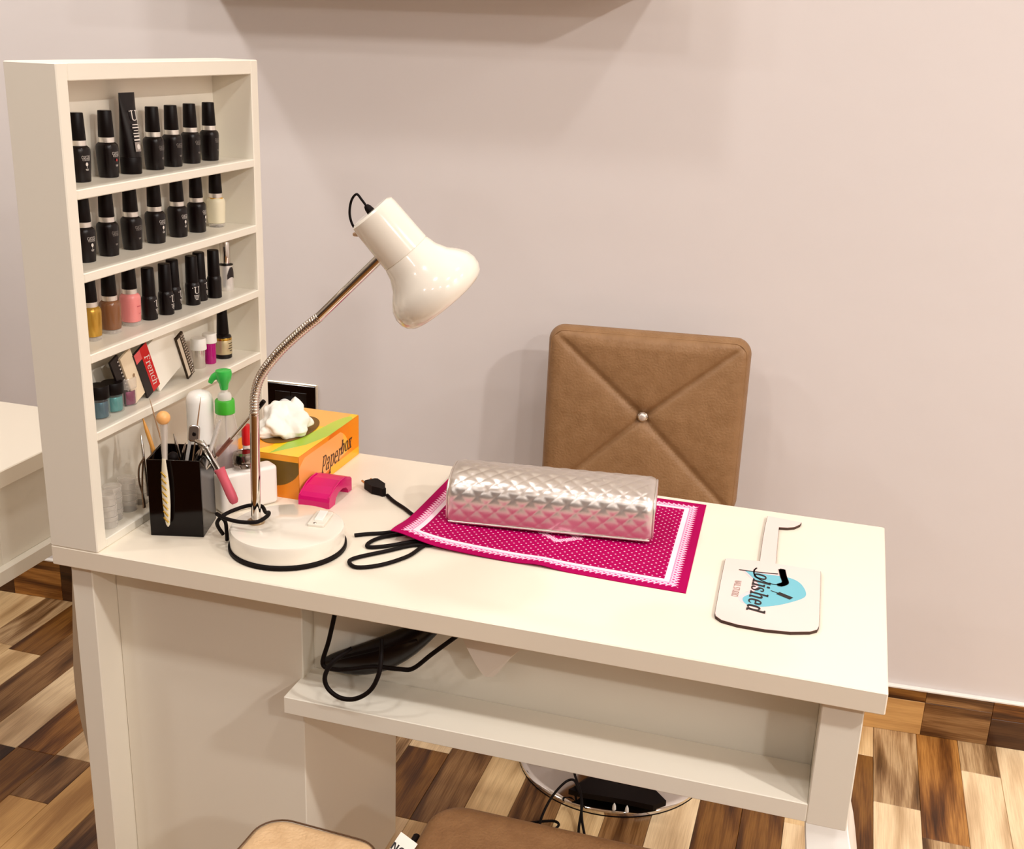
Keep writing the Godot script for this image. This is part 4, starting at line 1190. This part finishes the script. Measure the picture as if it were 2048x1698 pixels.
func cord_and_plug() -> void:
	var y := YT + 0.0032
	var t := thing("power_cord", "black lamp cord knotted round the pole and looped to its plug", "cord", Vector3.ZERO)
	# knot round the pole, running down the left side of the base
	var knot := [Vector3(0.236, 0.753, 0.436), Vector3(0.2365, 0.770, 0.437), Vector3(0.236, 0.787, 0.440), Vector3(0.228, 0.800, 0.448), Vector3(0.247, 0.800, 0.458), Vector3(0.272, 0.799, 0.460), Vector3(0.298, 0.801, 0.456), Vector3(0.308, 0.806, 0.442), Vector3(0.304, 0.806, 0.428), Vector3(0.294, 0.802, 0.420), Vector3(0.282, 0.806, 0.410), Vector3(0.264, 0.806, 0.414), Vector3(0.248, 0.803, 0.432), Vector3(0.240, 0.800, 0.452), Vector3(0.230, 0.786, 0.452), Vector3(0.2345, 0.766, 0.444)]
	obj("knot", Geo.new().tube(smooth(knot), 0.0030, 10), M.rubber, t)
	var q := [Vector3(0.408, y, 0.350)]
	# floor path on the tabletop; hidden stretches run under the mat
	for p in [[0.425, 0.338], [0.449, 0.324], [0.476, 0.300], [0.500, 0.272], [0.518, 0.285], [0.506, 0.300], [0.480, 0.313], [0.450, 0.342], [0.440, 0.366], [0.445, 0.382], [0.470, 0.368], [0.502, 0.338], [0.525, 0.330], [0.530, 0.342], [0.505, 0.352], [0.477, 0.384], [0.443, 0.423], [0.440, 0.441], [0.458, 0.452], [0.487, 0.432], [0.512, 0.392], [0.520, 0.355], [0.530, 0.310], [0.505, 0.268], [0.468, 0.246], [0.440, 0.222], [0.412, 0.200], [0.392, 0.180]]:
		q.append(Vector3(p[0], y, p[1]))
	obj("cable", Geo.new().tube(smooth(q), 0.0031, 10), M.rubber, t)
	# plug
	var pl := PackedVector2Array([Vector2(-0.017, -0.013), Vector2(0.010, -0.013), Vector2(0.023, -0.005), Vector2(0.030, -0.0035), Vector2(0.030, 0.0035), Vector2(0.023, 0.005), Vector2(0.010, 0.013), Vector2(-0.017, 0.013), Vector2(-0.020, 0.009), Vector2(-0.020, -0.009)])
	var rot := atan2(-(0.190 - 0.158), 0.392 - 0.352)
	var px := xf(Vector3(0.3635, YT + 0.001, 0.1625), Vector3(0, rot, 0))
	obj("plug", Geo.new().prism(pl, 0.0, 0.014).moved(px), M.rubber, t, "black two-pin plug")
	for s in [-1, 1]:
		obj("pin", Geo.new().tube([px * Vector3(-0.020, 0.008, 0.0085 * s), px * Vector3(-0.033, 0.008, 0.0085 * s)], 0.0022, 8), mat(rgb8(216, 190, 150), 0.2, 0.9), t)

func mat_and_pillow() -> void:
	# printed mat
	var w := 1024; var h := 792
	var mw := 0.446; var mh := 0.343
	var im := Image.create(w, h, false, Image.FORMAT_RGB8)
	im.fill(rgb8(168, 0, 80))
	var px := w / mw
	var pink := rgb8(246, 196, 214)
	var inset := 0.034
	var row := 0
	var yy := inset + 0.006
	while yy < mh - inset:
		var xx := inset + 0.006 + (0.0057 if row % 2 else 0.0)
		while xx < mw - inset:
			im.fill_rect(Rect2i(int(xx * px) - 1, int(yy * px) - 3, 3, 7), pink)
			im.fill_rect(Rect2i(int(xx * px) - 3, int(yy * px) - 1, 7, 3), pink)
			xx += 0.0114
		yy += 0.0074
		row += 1
	# lace: a pale band with scallops on its outer side and small holes
	var lace := rgb8(250, 222, 230)
	var half := rgb8(232, 150, 184)
	for side in 4:
		var n := w if side % 2 == 0 else h
		for k in n:
			for d in range(int(0.010 * px), int(0.0345 * px)):
				var dist := d / px
				if k < d or k > n - 1 - d: continue
				var along := k / px
				var c: Color
				if dist > 0.0265: c = lace
				elif dist > 0.0245: c = half
				else:
					var edge := 0.0115 + 0.0045 * absf(sin(along * PI / 0.0085))
					if dist < edge: continue
					var hole := sin(along * TAU / 0.0085) * sin((dist - 0.010) * TAU / 0.009)
					c = rgb8(214, 60, 130) if hole > 0.35 else pink
				var x: int; var y: int
				match side:
					0: x = k; y = d
					1: x = w - 1 - d; y = k
					2: x = k; y = h - 1 - d
					_: x = d; y = k
				im.set_pixel(x, y, c)
	# lace diamond at the middle of the front
	for y in range(int(h * 0.48), int(h * 0.78)):
		for x in range(int(w * 0.42), int(w * 0.64)):
			var dx := absf(x - w * 0.53) / px; var dy := absf(y - h * 0.63) / px
			var m1 := dx / 0.040 + dy / 0.030
			var ripple := 0.06 * sin(dx * 700.0)
			if m1 + ripple < 1.0 and m1 > 0.55:
				var hole := sin(dx * 1100.0) * sin(dy * 1100.0)
				im.set_pixel(x, y, rgb8(206, 30, 110) if hole > 0.4 else pink)
	var mm := mat(Color.WHITE, 0.6, 0.0, 0.15)
	mm.albedo_texture = ImageTexture.create_from_image(im)
	var x0 := 0.4665; var z0 := 0.0155
	var ge := Geo.new()
	ge.has_uv = true
	var nx := 60; var ny := 46
	var hgt := func(u: float, v: float) -> float:
		var l := 0.0075 * exp(-pow(u / 0.16, 2.0)) + 0.010 * exp(-pow(u / 0.10, 2.0) - pow((1.0 - v) / 0.16, 2.0))
		l += 0.004 * exp(-pow((u - 0.52) / 0.06, 2.0) - pow((1.0 - v) / 0.10, 2.0)) + 0.003 * exp(-pow((u - 0.2) / 0.2, 2.0) - pow((1.0 - v) / 0.2, 2.0))
		return 0.0012 + l
	var at := func(u: float, v: float, top: bool) -> Vector3:
		var bow := 0.004 * sin(u * 9.0) * v if v > 0.9 else 0.0
		return Vector3(x0 + mw * u + 0.012 * v * u - 0.004 * (1.0 - v) * u, YT + hgt.call(u, v) + (0.0 if top else -0.0010), z0 + mh * v - 0.012 * (1.0 - u) * v + bow * 0.2)
	for j in ny:
		for i in nx:
			var u0 := float(i) / nx; var u1 := float(i + 1) / nx; var v0 := float(j) / ny; var v1 := float(j + 1) / ny
			for top in [true, false]:
				var a: Vector3 = at.call(u0, v0, top); var b: Vector3 = at.call(u1, v0, top); var c: Vector3 = at.call(u1, v1, top); var d: Vector3 = at.call(u0, v1, top)
				if top:
					ge.tri(a, b, c, 1, Vector2(u0, v0), Vector2(u1, v0), Vector2(u1, v1)); ge.tri(a, c, d, 1, Vector2(u0, v0), Vector2(u1, v1), Vector2(u0, v1))
				else:
					ge.tri(a, c, b, 2, Vector2(0.001, 0.001), Vector2(0.001, 0.001), Vector2(0.001, 0.001)); ge.tri(a, d, c, 2, Vector2(0.001, 0.001), Vector2(0.001, 0.001), Vector2(0.001, 0.001))
	for k in nx:
		for v in [0.0, 1.0]:
			var u0 := float(k) / nx; var u1 := float(k + 1) / nx
			ge.quad(at.call(u0, v, true), at.call(u1, v, true), at.call(u1, v, false), at.call(u0, v, false), 3)
	for k in ny:
		for u in [0.0, 1.0]:
			var v0 := float(k) / ny; var v1 := float(k + 1) / ny
			ge.quad(at.call(u, v0, true), at.call(u, v1, true), at.call(u, v1, false), at.call(u, v0, false), 4)
	var mo := obj("desk_mat", ge, mm)
	tag(mo, "magenta polka-dot mat with a pale lace border on the table", "mat")
	# quilted hand pillow: half-round bolster with diamond quilting
	var ln := 0.326; var dp := 0.118; var ph := 0.080
	var t := thing("hand_pillow", "silver quilted hand-rest cushion lying on the magenta mat", "cushion", Vector3(0.679, YT + 0.0055, 0.176), 0.129)
	var sil := mat(rgb8(226, 218, 210), 0.34, 0.9)
	var pts := []  # cross section from the front bottom over the top to the back bottom: z, y
	var section := [Vector2(0.057, 0.001), Vector2(0.0590, 0.006), Vector2(0.0596, 0.036), Vector2(0.0575, 0.052), Vector2(0.0500, 0.0635), Vector2(0.0320, 0.0730), Vector2(0.0080, 0.0790), Vector2(-0.0150, 0.0795), Vector2(-0.0360, 0.0720), Vector2(-0.0500, 0.0580), Vector2(-0.0570, 0.0380), Vector2(-0.0590, 0.0150), Vector2(-0.0580, 0.001)]
	var cv := Curve2D.new()
	for i in section.size():
		var tn: Vector2 = (section[mini(i + 1, section.size() - 1)] - section[maxi(i - 1, 0)]) / 6.0
		cv.add_point(section[i], -tn, tn)
	cv.bake_interval = 0.001
	var sl := cv.get_baked_length()
	var na := 190; var ns := 110
	var grid := []
	for i in na + 1:
		var x := -ln / 2 + ln * i / na
		var edge := clampf(minf(x + ln / 2, ln / 2 - x) / 0.012, 0.0, 1.0)
		var close := sqrt(1.0 - (1.0 - edge) * (1.0 - edge))
		var rowp := PackedVector3Array()
		for j in ns + 1:
			var s := sl * j / ns
			var p2 := cv.sample_baked(s)
			var p3 := cv.sample_baked(minf(s + 0.001, sl)); var p4 := cv.sample_baked(maxf(s - 0.001, 0))
			var tn2 := (p3 - p4).normalized()
			var nr := Vector2(-tn2.y, tn2.x)
			if nr.dot(p2 - Vector2(0, 0.03)) < 0: nr = -nr
			var a := (x / 0.0285 + s / 0.0245) * PI
			var b := (x / 0.0285 - s / 0.0245) * PI
			var quilt := 0.0014 * pow(absf(sin(a)) * absf(sin(b)), 0.45)
			var rim := clampf(minf(s, sl - s) / 0.006, 0.0, 1.0)
			p2 += nr * quilt * edge * rim
			var mid := Vector2(0, 0.036)
			var q := mid + (p2 - mid) * lerpf(0.90, 1.0, close)
			rowp.append(Vector3(x, maxf(q.y, 0.001), q.x))
		grid.append(rowp)
	var pg := Geo.new()
	for i in na:
		for j in ns:
			pg.tri(grid[i][j], grid[i + 1][j], grid[i + 1][j + 1], 1); pg.tri(grid[i][j], grid[i + 1][j + 1], grid[i][j + 1], 1)
	for i in na: pg.quad(grid[i][0], grid[i][ns], grid[i + 1][ns], grid[i + 1][0], 5)
	for e in [0, na]:
		var mid := Vector3.ZERO
		for v in grid[e]: mid += v
		mid /= float(ns + 1)
		for j in ns + 1:
			var a: Vector3 = grid[e][j]; var b: Vector3 = grid[e][(j + 1) % (ns + 1)]
			if e == 0: pg.tri(mid, b, a, 7)
			else: pg.tri(mid, a, b, 7)
	pg.orient(0)
	obj("cover", pg, sil, t)
	# piping round both ends and along the lower front edge
	for e in [0, na]:
		var loop := []
		for j in range(0, ns + 1, 2): loop.append(grid[e][j] * Vector3(1.005, 1.01, 1.01))
		obj("piping", Geo.new().tube(loop, 0.0016, 6), sil, t)
	obj("piping", Geo.new().tube([Vector3(-ln / 2 + 0.003, 0.0022, 0.0592), Vector3(0, 0.0022, 0.0600), Vector3(ln / 2 - 0.003, 0.0022, 0.0592)], 0.0018, 6), sil, t)

func paddle() -> void:
	# bottle-shaped name board lying on the table: body with a neck, 5 mm thick
	var out := [[0.972, 0.412], [0.974, 0.420], [0.983, 0.429], [1.005, 0.4345], [1.042, 0.435], [1.075, 0.430], [1.100, 0.420], [1.109, 0.411], [1.111, 0.400], [1.1085, 0.300], [1.106, 0.222], [1.104, 0.219], [1.040, 0.219], [1.0365, 0.140], [1.034, 0.076], [1.047, 0.073], [1.058, 0.066], [1.066, 0.052], [1.068, 0.042], [1.012, 0.034], [1.0118, 0.074], [1.0130, 0.140], [1.0155, 0.219], [0.968, 0.226], [0.965, 0.230], [0.968, 0.320]]
	var poly := PackedVector2Array()
	for q in out: poly.append(Vector2(q[0], q[1]))
	var t := thing("name_board", "white bottle-shaped board with a blue splash and black lettering lying on the table right", "sign", Vector3(0, YT + 0.0003, 0))
	obj("board", Geo.new().prism(poly, 0.0, 0.0042), mat(rgb8(62, 34, 22), 0.6), t, "dark edged board")
	var face := Geometry2D.offset_polygon(poly, -0.0004)
	obj("printed_face", Geo.new().prism(face[0], 0.0042, 0.0046), mat(rgb8(240, 212, 203), 0.4), t)
	var y := 0.00475
	var blob := PackedVector2Array()
	for q in smooth([Vector3(0.998, 0, 0.262), Vector3(1.030, 0, 0.263), Vector3(1.060, 0, 0.262), Vector3(1.078, 0, 0.274), Vector3(1.088, 0, 0.300), Vector3(1.087, 0, 0.320), Vector3(1.070, 0, 0.342), Vector3(1.050, 0, 0.360), Vector3(1.028, 0, 0.372), Vector3(1.010, 0, 0.370), Vector3(1.004, 0, 0.352), Vector3(1.016, 0, 0.330), Vector3(1.022, 0, 0.305), Vector3(1.010, 0, 0.280), Vector3(0.998, 0, 0.262)], 5): blob.append(Vector2(q.x, q.z))
	blob.remove_at(blob.size() - 1)
	var pk := PackedVector2Array()
	for q in blob: pk.append(q + Vector2(-0.006, -0.003))
	obj("printed_splash", Geo.new().prism(pk, y - 0.0002, y), mat(rgb8(246, 206, 206), 0.4), t, "pale pink splash")
	obj("printed_splash", Geo.new().prism(blob, y - 0.0001, y + 0.0002), mat(rgb8(112, 186, 200), 0.4), t, "light blue splash")
	# lettering: runs towards the camera (+z), its top towards +x
	var place := func(at: Vector2) -> Transform3D: return Transform3D(Basis(Vector3(0, 0, 1), Vector3(1, 0, 0), Vector3(0, 1, 0)), Vector3(at.x, y + 0.0005, at.y))
	var lt := letters("olished", 0.0335, "Droid Serif", true, 0.25, 1.02).moved(place.call(Vector2(1.0235, 0.3275)))
	for st in [[[0.989, 0.262], [1.015, 0.2605], [1.046, 0.256]], [[1.014, 0.246], [1.011, 0.256], [1.013, 0.272], [1.022, 0.285], [1.036, 0.293], [1.050, 0.293]]]:
		var line := []
		for q in st: line.append(Vector3(q[0], 0, q[1]))
		lt.add(ribbon(smooth(line), 0.0012), xf(Vector3(0, y + 0.0005, 0)))
	lt.add(ribbon(smooth([Vector3(1.050, 0, 0.238), Vector3(1.054, 0, 0.262), Vector3(1.058, 0, 0.283), Vector3(1.050, 0, 0.294)]), 0.0052), xf(Vector3(0, y + 0.0005, 0)))
	lt.add(ribbon([Vector3(1.050, 0, 0.320), Vector3(1.070, 0, 0.331)], 0.0046), xf(Vector3(0, y + 0.0005, 0)))
	lt.add(ribbon([Vector3(1.040, 0, 0.316), Vector3(1.051, 0, 0.3205)], 0.0010), xf(Vector3(0, y + 0.0005, 0)))
	obj("lettering", lt, M.ink_black, t, "black script lettering")
	obj("lettering", letters("NAIL STUDIO", 0.0125, "Droid Sans", false, 0.0, 0.72).moved(place.call(Vector2(0.992, 0.326))), mat(rgb8(150, 120, 112), 0.5), t, "small grey lettering")

func ribbon(pts: Array, hw: float) -> Geo:
	# flat stroke in the x-z plane
	var ge := Geo.new()
	for i in pts.size() - 1:
		var a: Vector3 = pts[i]; var b: Vector3 = pts[i + 1]
		var d := (b - a).normalized()
		var n := Vector3(-d.z, 0, d.x) * hw
		ge.quad(a - n, a + n, b + n, b - n, -1)
		if i > 0:
			for k in 6: ge.tri(a, a + Vector3(cos(TAU * k / 6), 0, sin(TAU * k / 6)) * hw, a + Vector3(cos(TAU * (k + 1) / 6), 0, sin(TAU * (k + 1) / 6)) * hw, -1)
	for i in range(0, ge.p.size(), 3):
		if (ge.p[i + 1] - ge.p[i]).cross(ge.p[i + 2] - ge.p[i]).y > 0:
			var q := ge.p[i + 1]; ge.p[i + 1] = ge.p[i + 2]; ge.p[i + 2] = q
	return ge

func pink_arch() -> void:
	# glossy bridge-shaped plastic piece: profile along its length, extruded across
	var t := thing("plastic_arch", "glossy magenta plastic arch lying in front of the tissue box", "plastic piece", Vector3(0.2965, YT, 0.2180), 0.02)
	var pr := PackedVector2Array([Vector2(-0.046, 0.0), Vector2(-0.046, -0.021), Vector2(-0.040, -0.026), Vector2(-0.025, -0.0305), Vector2(-0.005, -0.0315), Vector2(0.020, -0.028), Vector2(0.038, -0.0225), Vector2(0.0455, -0.017), Vector2(0.047, -0.011), Vector2(0.047, 0.0), Vector2(0.024, 0.0), Vector2(0.020, -0.010), Vector2(0.008, -0.0155), Vector2(-0.008, -0.0165), Vector2(-0.022, -0.013), Vector2(-0.030, -0.006), Vector2(-0.031, 0.0)])
	var ge := Geo.new().prism(pr, -0.0275, 0.0275)
	for i in ge.p.size(): ge.p[i] = Vector3(ge.p[i].y, -ge.p[i].z, ge.p[i].x)
	ge.orient(0)
	obj("shell", ge, M.pink, t)
	for s in [-1, 1]:
		obj("ridge", Geo.new().tube([Vector3(0.026 * s, 0.0222, -0.043), Vector3(0.026 * s, 0.0318, -0.020), Vector3(0.026 * s, 0.0322, 0.0), Vector3(0.026 * s, 0.0288, 0.020), Vector3(0.026 * s, 0.0182, 0.0452)], 0.0014, 8), M.pink, t)

func under_table() -> void:
	# dark drill handset case leaning in the shelf, with its cord
	var t := thing("drill_case", "black elongated device leaning on the under-table shelf", "device", Vector3(0.497, 0.578, 0.452), 0.0)
	var rings := []
	for k in 13:
		var s := k / 12.0
		var r := 0.026 * pow(sin(PI * clampf(s * 0.92 + 0.04, 0, 1)), 0.55)
		var c := Vector3(-0.095 + 0.19 * s, 0.004 + 0.112 * s - 0.02 * sin(PI * s), -0.002 + 0.004 * s)
		var ring := PackedVector3Array()
		for j in 20:
			var a := TAU * j / 20
			ring.append(c + Vector3(-0.35 * r * sin(a), r * 0.95 * sin(a), r * 0.62 * cos(a)))
		rings.append(ring)
	obj("body", Geo.new().loft(rings), M.black, t)
	obj("hinge", Geo.new().tube([Vector3(-0.075, 0.022, 0.012), Vector3(0.06, 0.082, 0.012)], 0.003, 8), M.rubber, t)
	t = thing("device_cord", "black cord drooping in a loop over the under-table shelf edge", "cord", Vector3.ZERO)
	obj("cable", Geo.new().tube(smooth([Vector3(0.444, 0.716, 0.490), Vector3(0.430, 0.650, 0.492), Vector3(0.420, 0.609, 0.494), Vector3(0.440, 0.606, 0.498), Vector3(0.464, 0.612, 0.500), Vector3(0.503, 0.623, 0.498), Vector3(0.541, 0.626, 0.496), Vector3(0.562, 0.630, 0.494), Vector3(0.590, 0.658, 0.492), Vector3(0.625, 0.692, 0.490), Vector3(0.650, 0.716, 0.488)]), 0.0034, 10), M.rubber, t)
	obj("loop", Geo.new().tube(smooth([Vector3(0.470, 0.648, 0.500), Vector3(0.449, 0.632, 0.518), Vector3(0.440, 0.612, 0.528), Vector3(0.445, 0.594, 0.530), Vector3(0.464, 0.583, 0.531), Vector3(0.488, 0.586, 0.531), Vector3(0.511, 0.604, 0.530), Vector3(0.522, 0.630, 0.524), Vector3(0.520, 0.655, 0.510), Vector3(0.516, 0.672, 0.500)]), 0.0034, 10), M.rubber, t)
	# corner of a white cloth hanging under the top
	t = thing("cloth", "white cloth corner hanging down from under the tabletop", "cloth", Vector3(0, 0, 0.470))
	var pl := PackedVector2Array()
	for q in smooth([Vector3(0.612, -0.717, 0), Vector3(0.630, -0.684, 0), Vector3(0.647, -0.653, 0), Vector3(0.660, -0.633, 0), Vector3(0.669, -0.627, 0), Vector3(0.680, -0.632, 0), Vector3(0.697, -0.657, 0), Vector3(0.725, -0.690, 0), Vector3(0.752, -0.717, 0)], 4): pl.append(Vector2(q.x, q.y))
	var cg := Geo.new().prism(pl, 0.0, 0.0025)
	for i in cg.p.size():
		var q := cg.p[i]
		cg.p[i] = Vector3(q.x, -q.z, q.y + 0.006 * sin((q.x - 0.6) * 40.0))
	cg.orient(0)
	obj("sheet", cg, mat(rgb8(232, 222, 208), 0.85), t)
	# foot pedal on the chair base
	t = thing("foot_pedal", "flat black six-sided foot pedal on the chrome chair base", "pedal", Vector3(0, 0.030, 0))
	var hx := PackedVector2Array([Vector2(0.676, -0.100), Vector2(0.712, -0.160), Vector2(0.770, -0.200), Vector2(0.838, -0.165), Vector2(0.872, -0.130), Vector2(0.850, -0.106), Vector2(0.795, -0.1055), Vector2(0.705, -0.098)])
	obj("plate", Geo.new().prism(hx, 0.0, 0.012), M.rubber, t)
	for q in [Vector2(0.772, -0.100), Vector2(0.798, -0.101)]:
		obj("stud", Geo.new().lathe([[0.0042, -0.012], [0.0035, -0.004], [0.0010, 0.002]], 12, Vector3(q.x, 0, q.y)), M.white, t)
	t = thing("pedal_cord", "thin black pedal cord tangled on the floor by the chair base", "cord", Vector3.ZERO)
	obj("cable", Geo.new().tube(smooth([Vector3(0.560, 0.004, 0.03), Vector3(0.585, 0.004, 0.008), Vector3(0.598, 0.006, -0.002), Vector3(0.630, 0.010, -0.018), Vector3(0.664, 0.014, -0.028), Vector3(0.677, 0.014, -0.020), Vector3(0.668, 0.010, -0.006), Vector3(0.646, 0.010, -0.001), Vector3(0.640, 0.016, -0.018), Vector3(0.643, 0.028, -0.052), Vector3(0.648, 0.032, -0.085), Vector3(0.657, 0.036, -0.115), Vector3(0.668, 0.040, -0.132), Vector3(0.682, 0.046, -0.126), Vector3(0.698, 0.046, -0.095), Vector3(0.7105, 0.034, -0.076), Vector3(0.716, 0.012, -0.030), Vector3(0.722, 0.005, 0.0), Vector3(0.730, 0.004, 0.06)]), 0.0027, 8), M.rubber, t)
	obj("cable", Geo.new().tube(smooth([Vector3(0.668, 0.20, -0.30), Vector3(0.669, 0.10, -0.22), Vector3(0.672, 0.05, -0.165), Vector3(0.686, 0.046, -0.128), Vector3(0.704, 0.045, -0.090), Vector3(0.718, 0.020, -0.045), Vector3(0.735, 0.005, -0.005), Vector3(0.742, 0.004, 0.03)]), 0.0027, 8), M.rubber, t)

func outlet() -> void:
	var zc := wall_at(-0.158)
	var t := thing("wall_outlet", "glossy black double wall outlet in a pale frame behind the tissue box", "outlet", Vector3(-0.158, 0.634, zc + 0.001), atan(0.056))
	obj("frame", Geo.new().box(Vector3(-0.0675, -0.053, 0.0), Vector3(0.0675, 0.053, 0.006), 0.002), mat(rgb8(226, 212, 190), 0.3, 0.3), t, "pale metal frame")
	obj("plate", Geo.new().box(Vector3(-0.063, -0.0485, 0.006), Vector3(0.063, 0.0485, 0.0085), 0.001), M.acrylic, t, "glossy black plate")
	for s in [-1, 1]:
		obj("socket_frame", Geo.new().box(Vector3(0.021 * s - 0.0195, -0.030, 0.0085), Vector3(0.021 * s + 0.0195, 0.030, 0.0092), 0.0003), M.black, t)
	t = thing("wall_plug", "white plug in the wall outlet behind the tissue", "plug", Vector3(-0.170, 0.628, zc + 0.0115), atan(0.056))
	obj("body", Geo.new().lathe([[0.017, 0.0], [0.019, 0.003], [0.018, 0.022], [0.010, 0.032], [0.0045, 0.036]], 24).moved(xf(Vector3.ZERO, Vector3(PI / 2, 0, 0))), M.white, t)
	obj("cable", Geo.new().tube(smooth([Vector3(0, 0, 0.034), Vector3(0.004, 0.004, 0.055), Vector3(0.014, -0.015, 0.062), Vector3(0.018, -0.10, 0.05), Vector3(0.02, -0.40, 0.03)]), 0.003, 8), M.white, t)
